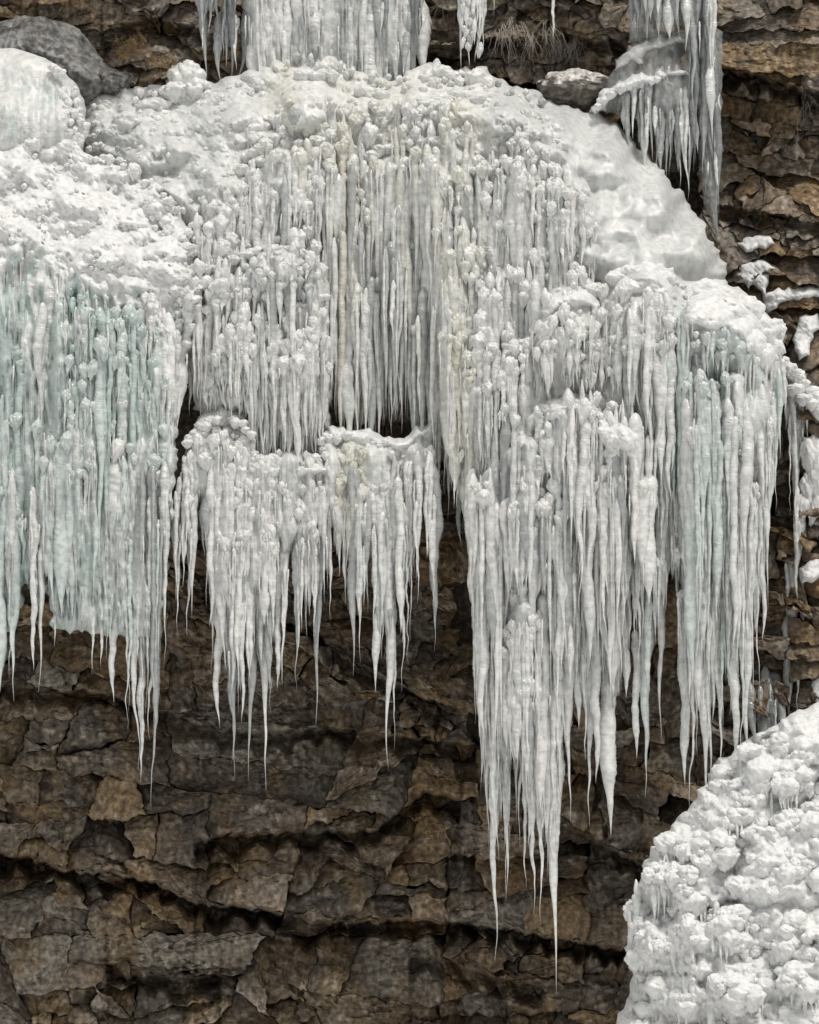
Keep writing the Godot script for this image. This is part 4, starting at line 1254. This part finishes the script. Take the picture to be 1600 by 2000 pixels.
func build_right_strands():
	var t := thing("ice_strand", "thin ice strands and snow clumps trickling down the rocks past the big curtain", "ice strand", P(1560, 1400, 0.6))
	ledge(t, [[1525, 690, 0.9, 30], [1555, 720, 0.9, 34], [1600, 770, 0.9, 40]])
	ledge(t, [[1540, 735, 1.0, 40], [1575, 770, 1.0, 44], [1610, 790, 1.0, 40]])
	traced(t, [[1548, 1080, 720, 16], [1558, 1000, 740, 16], [1568, 900, 750, 18], [1540, 900, 700, 18], [1552, 1180, 900, 14], [1585, 960, 860, 34], [1600, 1000, 850, 40], [1590, 1060, 920, 30], [1560, 1120, 980, 20], [1540, 1400, 1200, 22], [1552, 1400, 1180, 24], [1546, 1260, 1080, 18], [1565, 1240, 1100, 12]], 0.9, 0.15, [1, 2, 0])
	for a in [[1585, 890, 50, 80], [1600, 930, 50, 90], [1578, 950, 34, 60], [1570, 985, 28, 50], [1562, 1030, 22, 46], [1590, 1100, 20, 34], [1575, 1250, 20, 36], [1548, 1230, 20, 36], [1598, 1350, 34, 60], [1592, 985, 30, 60]]:
		knob_at(t, a[0], a[1], 0.8, a[2], a[3], 8, "snow_clump")
	finish(t)
	var c := thing("ice_column", "short clear grey ice columns standing behind the snow mound crest", "ice column", P(1500, 1440, 1.2))
	traced(c, [[1470, 1475, 1330, 26], [1500, 1490, 1300, 40], [1514, 1480, 1310, 34], [1488, 1470, 1350, 26], [1530, 1460, 1360, 24]], 1.2, 0.1, [3, 2])
	finish(c)
	for a in [["thin snow patch on a dark rock ledge beside the grey ice columns", [1436, 476, 1450, 462, 1478, 456, 1502, 462, 1512, 474, 1496, 486, 1470, 490, 1446, 488]],
			["smooth snow patch draped over a rock above the snow caps", [1430, 512, 1462, 506, 1500, 512, 1516, 522, 1506, 540, 1500, 566, 1490, 584, 1482, 560, 1470, 552, 1462, 578, 1452, 556, 1436, 550, 1428, 540, 1446, 530]],
			["snow patch filling a gap between brown boulders", [1488, 572, 1520, 566, 1570, 562, 1610, 560, 1610, 576, 1570, 584, 1530, 588, 1500, 612, 1490, 600]],
			["narrow snow patch in a steep rock cleft", [1548, 644, 1562, 620, 1596, 612, 1606, 630, 1590, 650, 1580, 690, 1562, 704, 1550, 684]],
			["snow patch on a rock knob beside the thin ice strands", [1560, 1110, 1580, 1096, 1606, 1090, 1610, 1120, 1586, 1136, 1566, 1140]]]:
		snow_patch(a[0], poly(a[1]))

# snow lying on rock: a shell that follows the rock face, thicker in its middle
func snow_patch(label: String, pg: PackedVector2Array, z_more := 0.2):
	var c := middle(pg)
	var s := thing("snow_patch", label, "snow patch", P(c.x, c.y, cliff_z(c.x, c.y) + z_more))
	sheet(s, "snow_shell", rough(pg, 3.0), 3.0,
		func(x, y, _d): return cliff_z(x, y) + z_more + snow_bumps(x, y, 0.09) + 0.003 * (y - c.y), func(_x, _y): return PAL[8], M.snow, 10.0, 0.2)

func grass_mesh(n: int, spread: float, height: float, down: bool, r: float) -> ArrayMesh:
	var v := PackedVector3Array()
	var idx := PackedInt32Array()
	var clump := Vector3.ZERO
	var sway := Vector3.ZERO
	for i in n:
		if i % 9 == 0:
			clump = Vector3(rnd(-spread, spread), rnd(-0.35, 0.35) * height, rnd(-0.15, 0.2))
			sway = Vector3(rnd(-0.5, 0.5), 0, rnd(0.0, 0.5))
		var p := clump + Vector3(rnd(-0.07, 0.07), rnd(-0.05, 0.05), rnd(-0.05, 0.05))
		var d := (Vector3(rnd(-0.6, 0.6), (rnd(-1.0, 0.1) if down else rnd(0.1, 1.0)), rnd(0.0, 0.7)) + sway).normalized()
		var h := height * rnd(0.25, 1.0)
		var o := v.size()
		var bend := rnd(0.3, 1.0)
		var q := p
		for j in 7:
			var f := j / 6.0
			q = p + d * h * f + Vector3(0, -bend * h * f * f, 0) + Vector3(nz.get_noise_2d(i * 3.0, f * 2.5), 0, nz.get_noise_2d(i * 3.0 + 50.0, f * 2.5)) * 0.16 * h * f
			var rr := r * (1.0 - 0.85 * f)
			v.append(q + Vector3(rr, 0, 0))
			v.append(q + Vector3(-rr * 0.5, 0, rr * 0.8))
			v.append(q + Vector3(-rr * 0.5, 0, -rr * 0.8))
		for j in 6:
			for k in 3:
				var a := o + j * 3 + k
				var b := o + j * 3 + (k + 1) % 3
				idx.append_array(PackedInt32Array([a, b, b + 3, a, b + 3, a + 3]))
	return mesh_from(v, idx)

func build_small_things():
	var b := thing("boulder", "rounded grey boulder glazed with thin ice behind the teal ice hump", "boulder", P(100, 180, -1.4))
	part(b, "stone", boulder_mesh(7, Vector3(1.85, 0.95, 1.0), Color(0.26, 0.265, 0.27), 0.75), M.rock, Transform3D(Basis(Vector3(0, 0, 1), -0.25), P(70, 130, -1.5) - b.at))
	var b2 := thing("boulder", "small dark boulder with a dusting of frost below brown grass", "boulder", P(225, 175, -1.2))
	part(b2, "stone", boulder_mesh(9, Vector3(0.42, 0.26, 0.35), Color(0.22, 0.22, 0.22), 0.6), M.rock, Transform3D(Basis.IDENTITY, P(222, 160, -1.1) - b2.at))
	var b3 := thing("boulder", "low dark boulder with patchy snow below dead roots", "boulder", P(1120, 200, -0.9))
	part(b3, "stone", boulder_mesh(12, Vector3(0.8, 0.42, 0.55), Color(0.2, 0.185, 0.165), 0.0, 0.7), M.rock, Transform3D(Basis.IDENTITY, P(1125, 175, -1.1) - b3.at))
	for a in [[265, 100, 0.35, 0.55, 260, "dry brown grass tuft hanging beside the glazed boulder"], [315, 125, 0.25, 0.45, 200, "dry brown grass tuft arching over a small dark boulder"], [130, 5, 0.9, 0.5, 170, "sparse brown grass tuft on the rock above the glazed boulder"]]:
		var g := thing("grass_tuft", a[5], "grass", P(a[0], a[1], -0.95))
		part(g, "blade_cluster", grass_mesh(a[4], a[2], a[3], false, 0.006), M.straw).set_meta("kind", "stuff")
	for a in [[1030, 60, 0.6, 0.6, 110, "tangle of frosted dead roots hanging from the upper rock face"], [1110, 80, 0.4, 0.6, 110, "bundle of pale dead roots drooping over the snow-dusted boulder"], [870, -20, 0.15, 1.0, 36, "fine dark roots trailing beside the stubby icicle cluster"], [1578, 205, 0.1, 0.8, 14, "wisp of pale dead grass hanging on the ochre rock wall"], [1570, 760, 0.2, 0.3, 30, "bare twigs poking out of snow near the thin ice strands"]]:
		var g := thing("dead_roots", a[5], "roots", P(a[0], a[1], cliff_z(a[0], a[1]) + 0.35))
		part(g, "root_cluster", grass_mesh(a[4], a[2], a[3], true, 0.006), M.frost_root if a[0] > 1000 else M.root).set_meta("kind", "stuff")
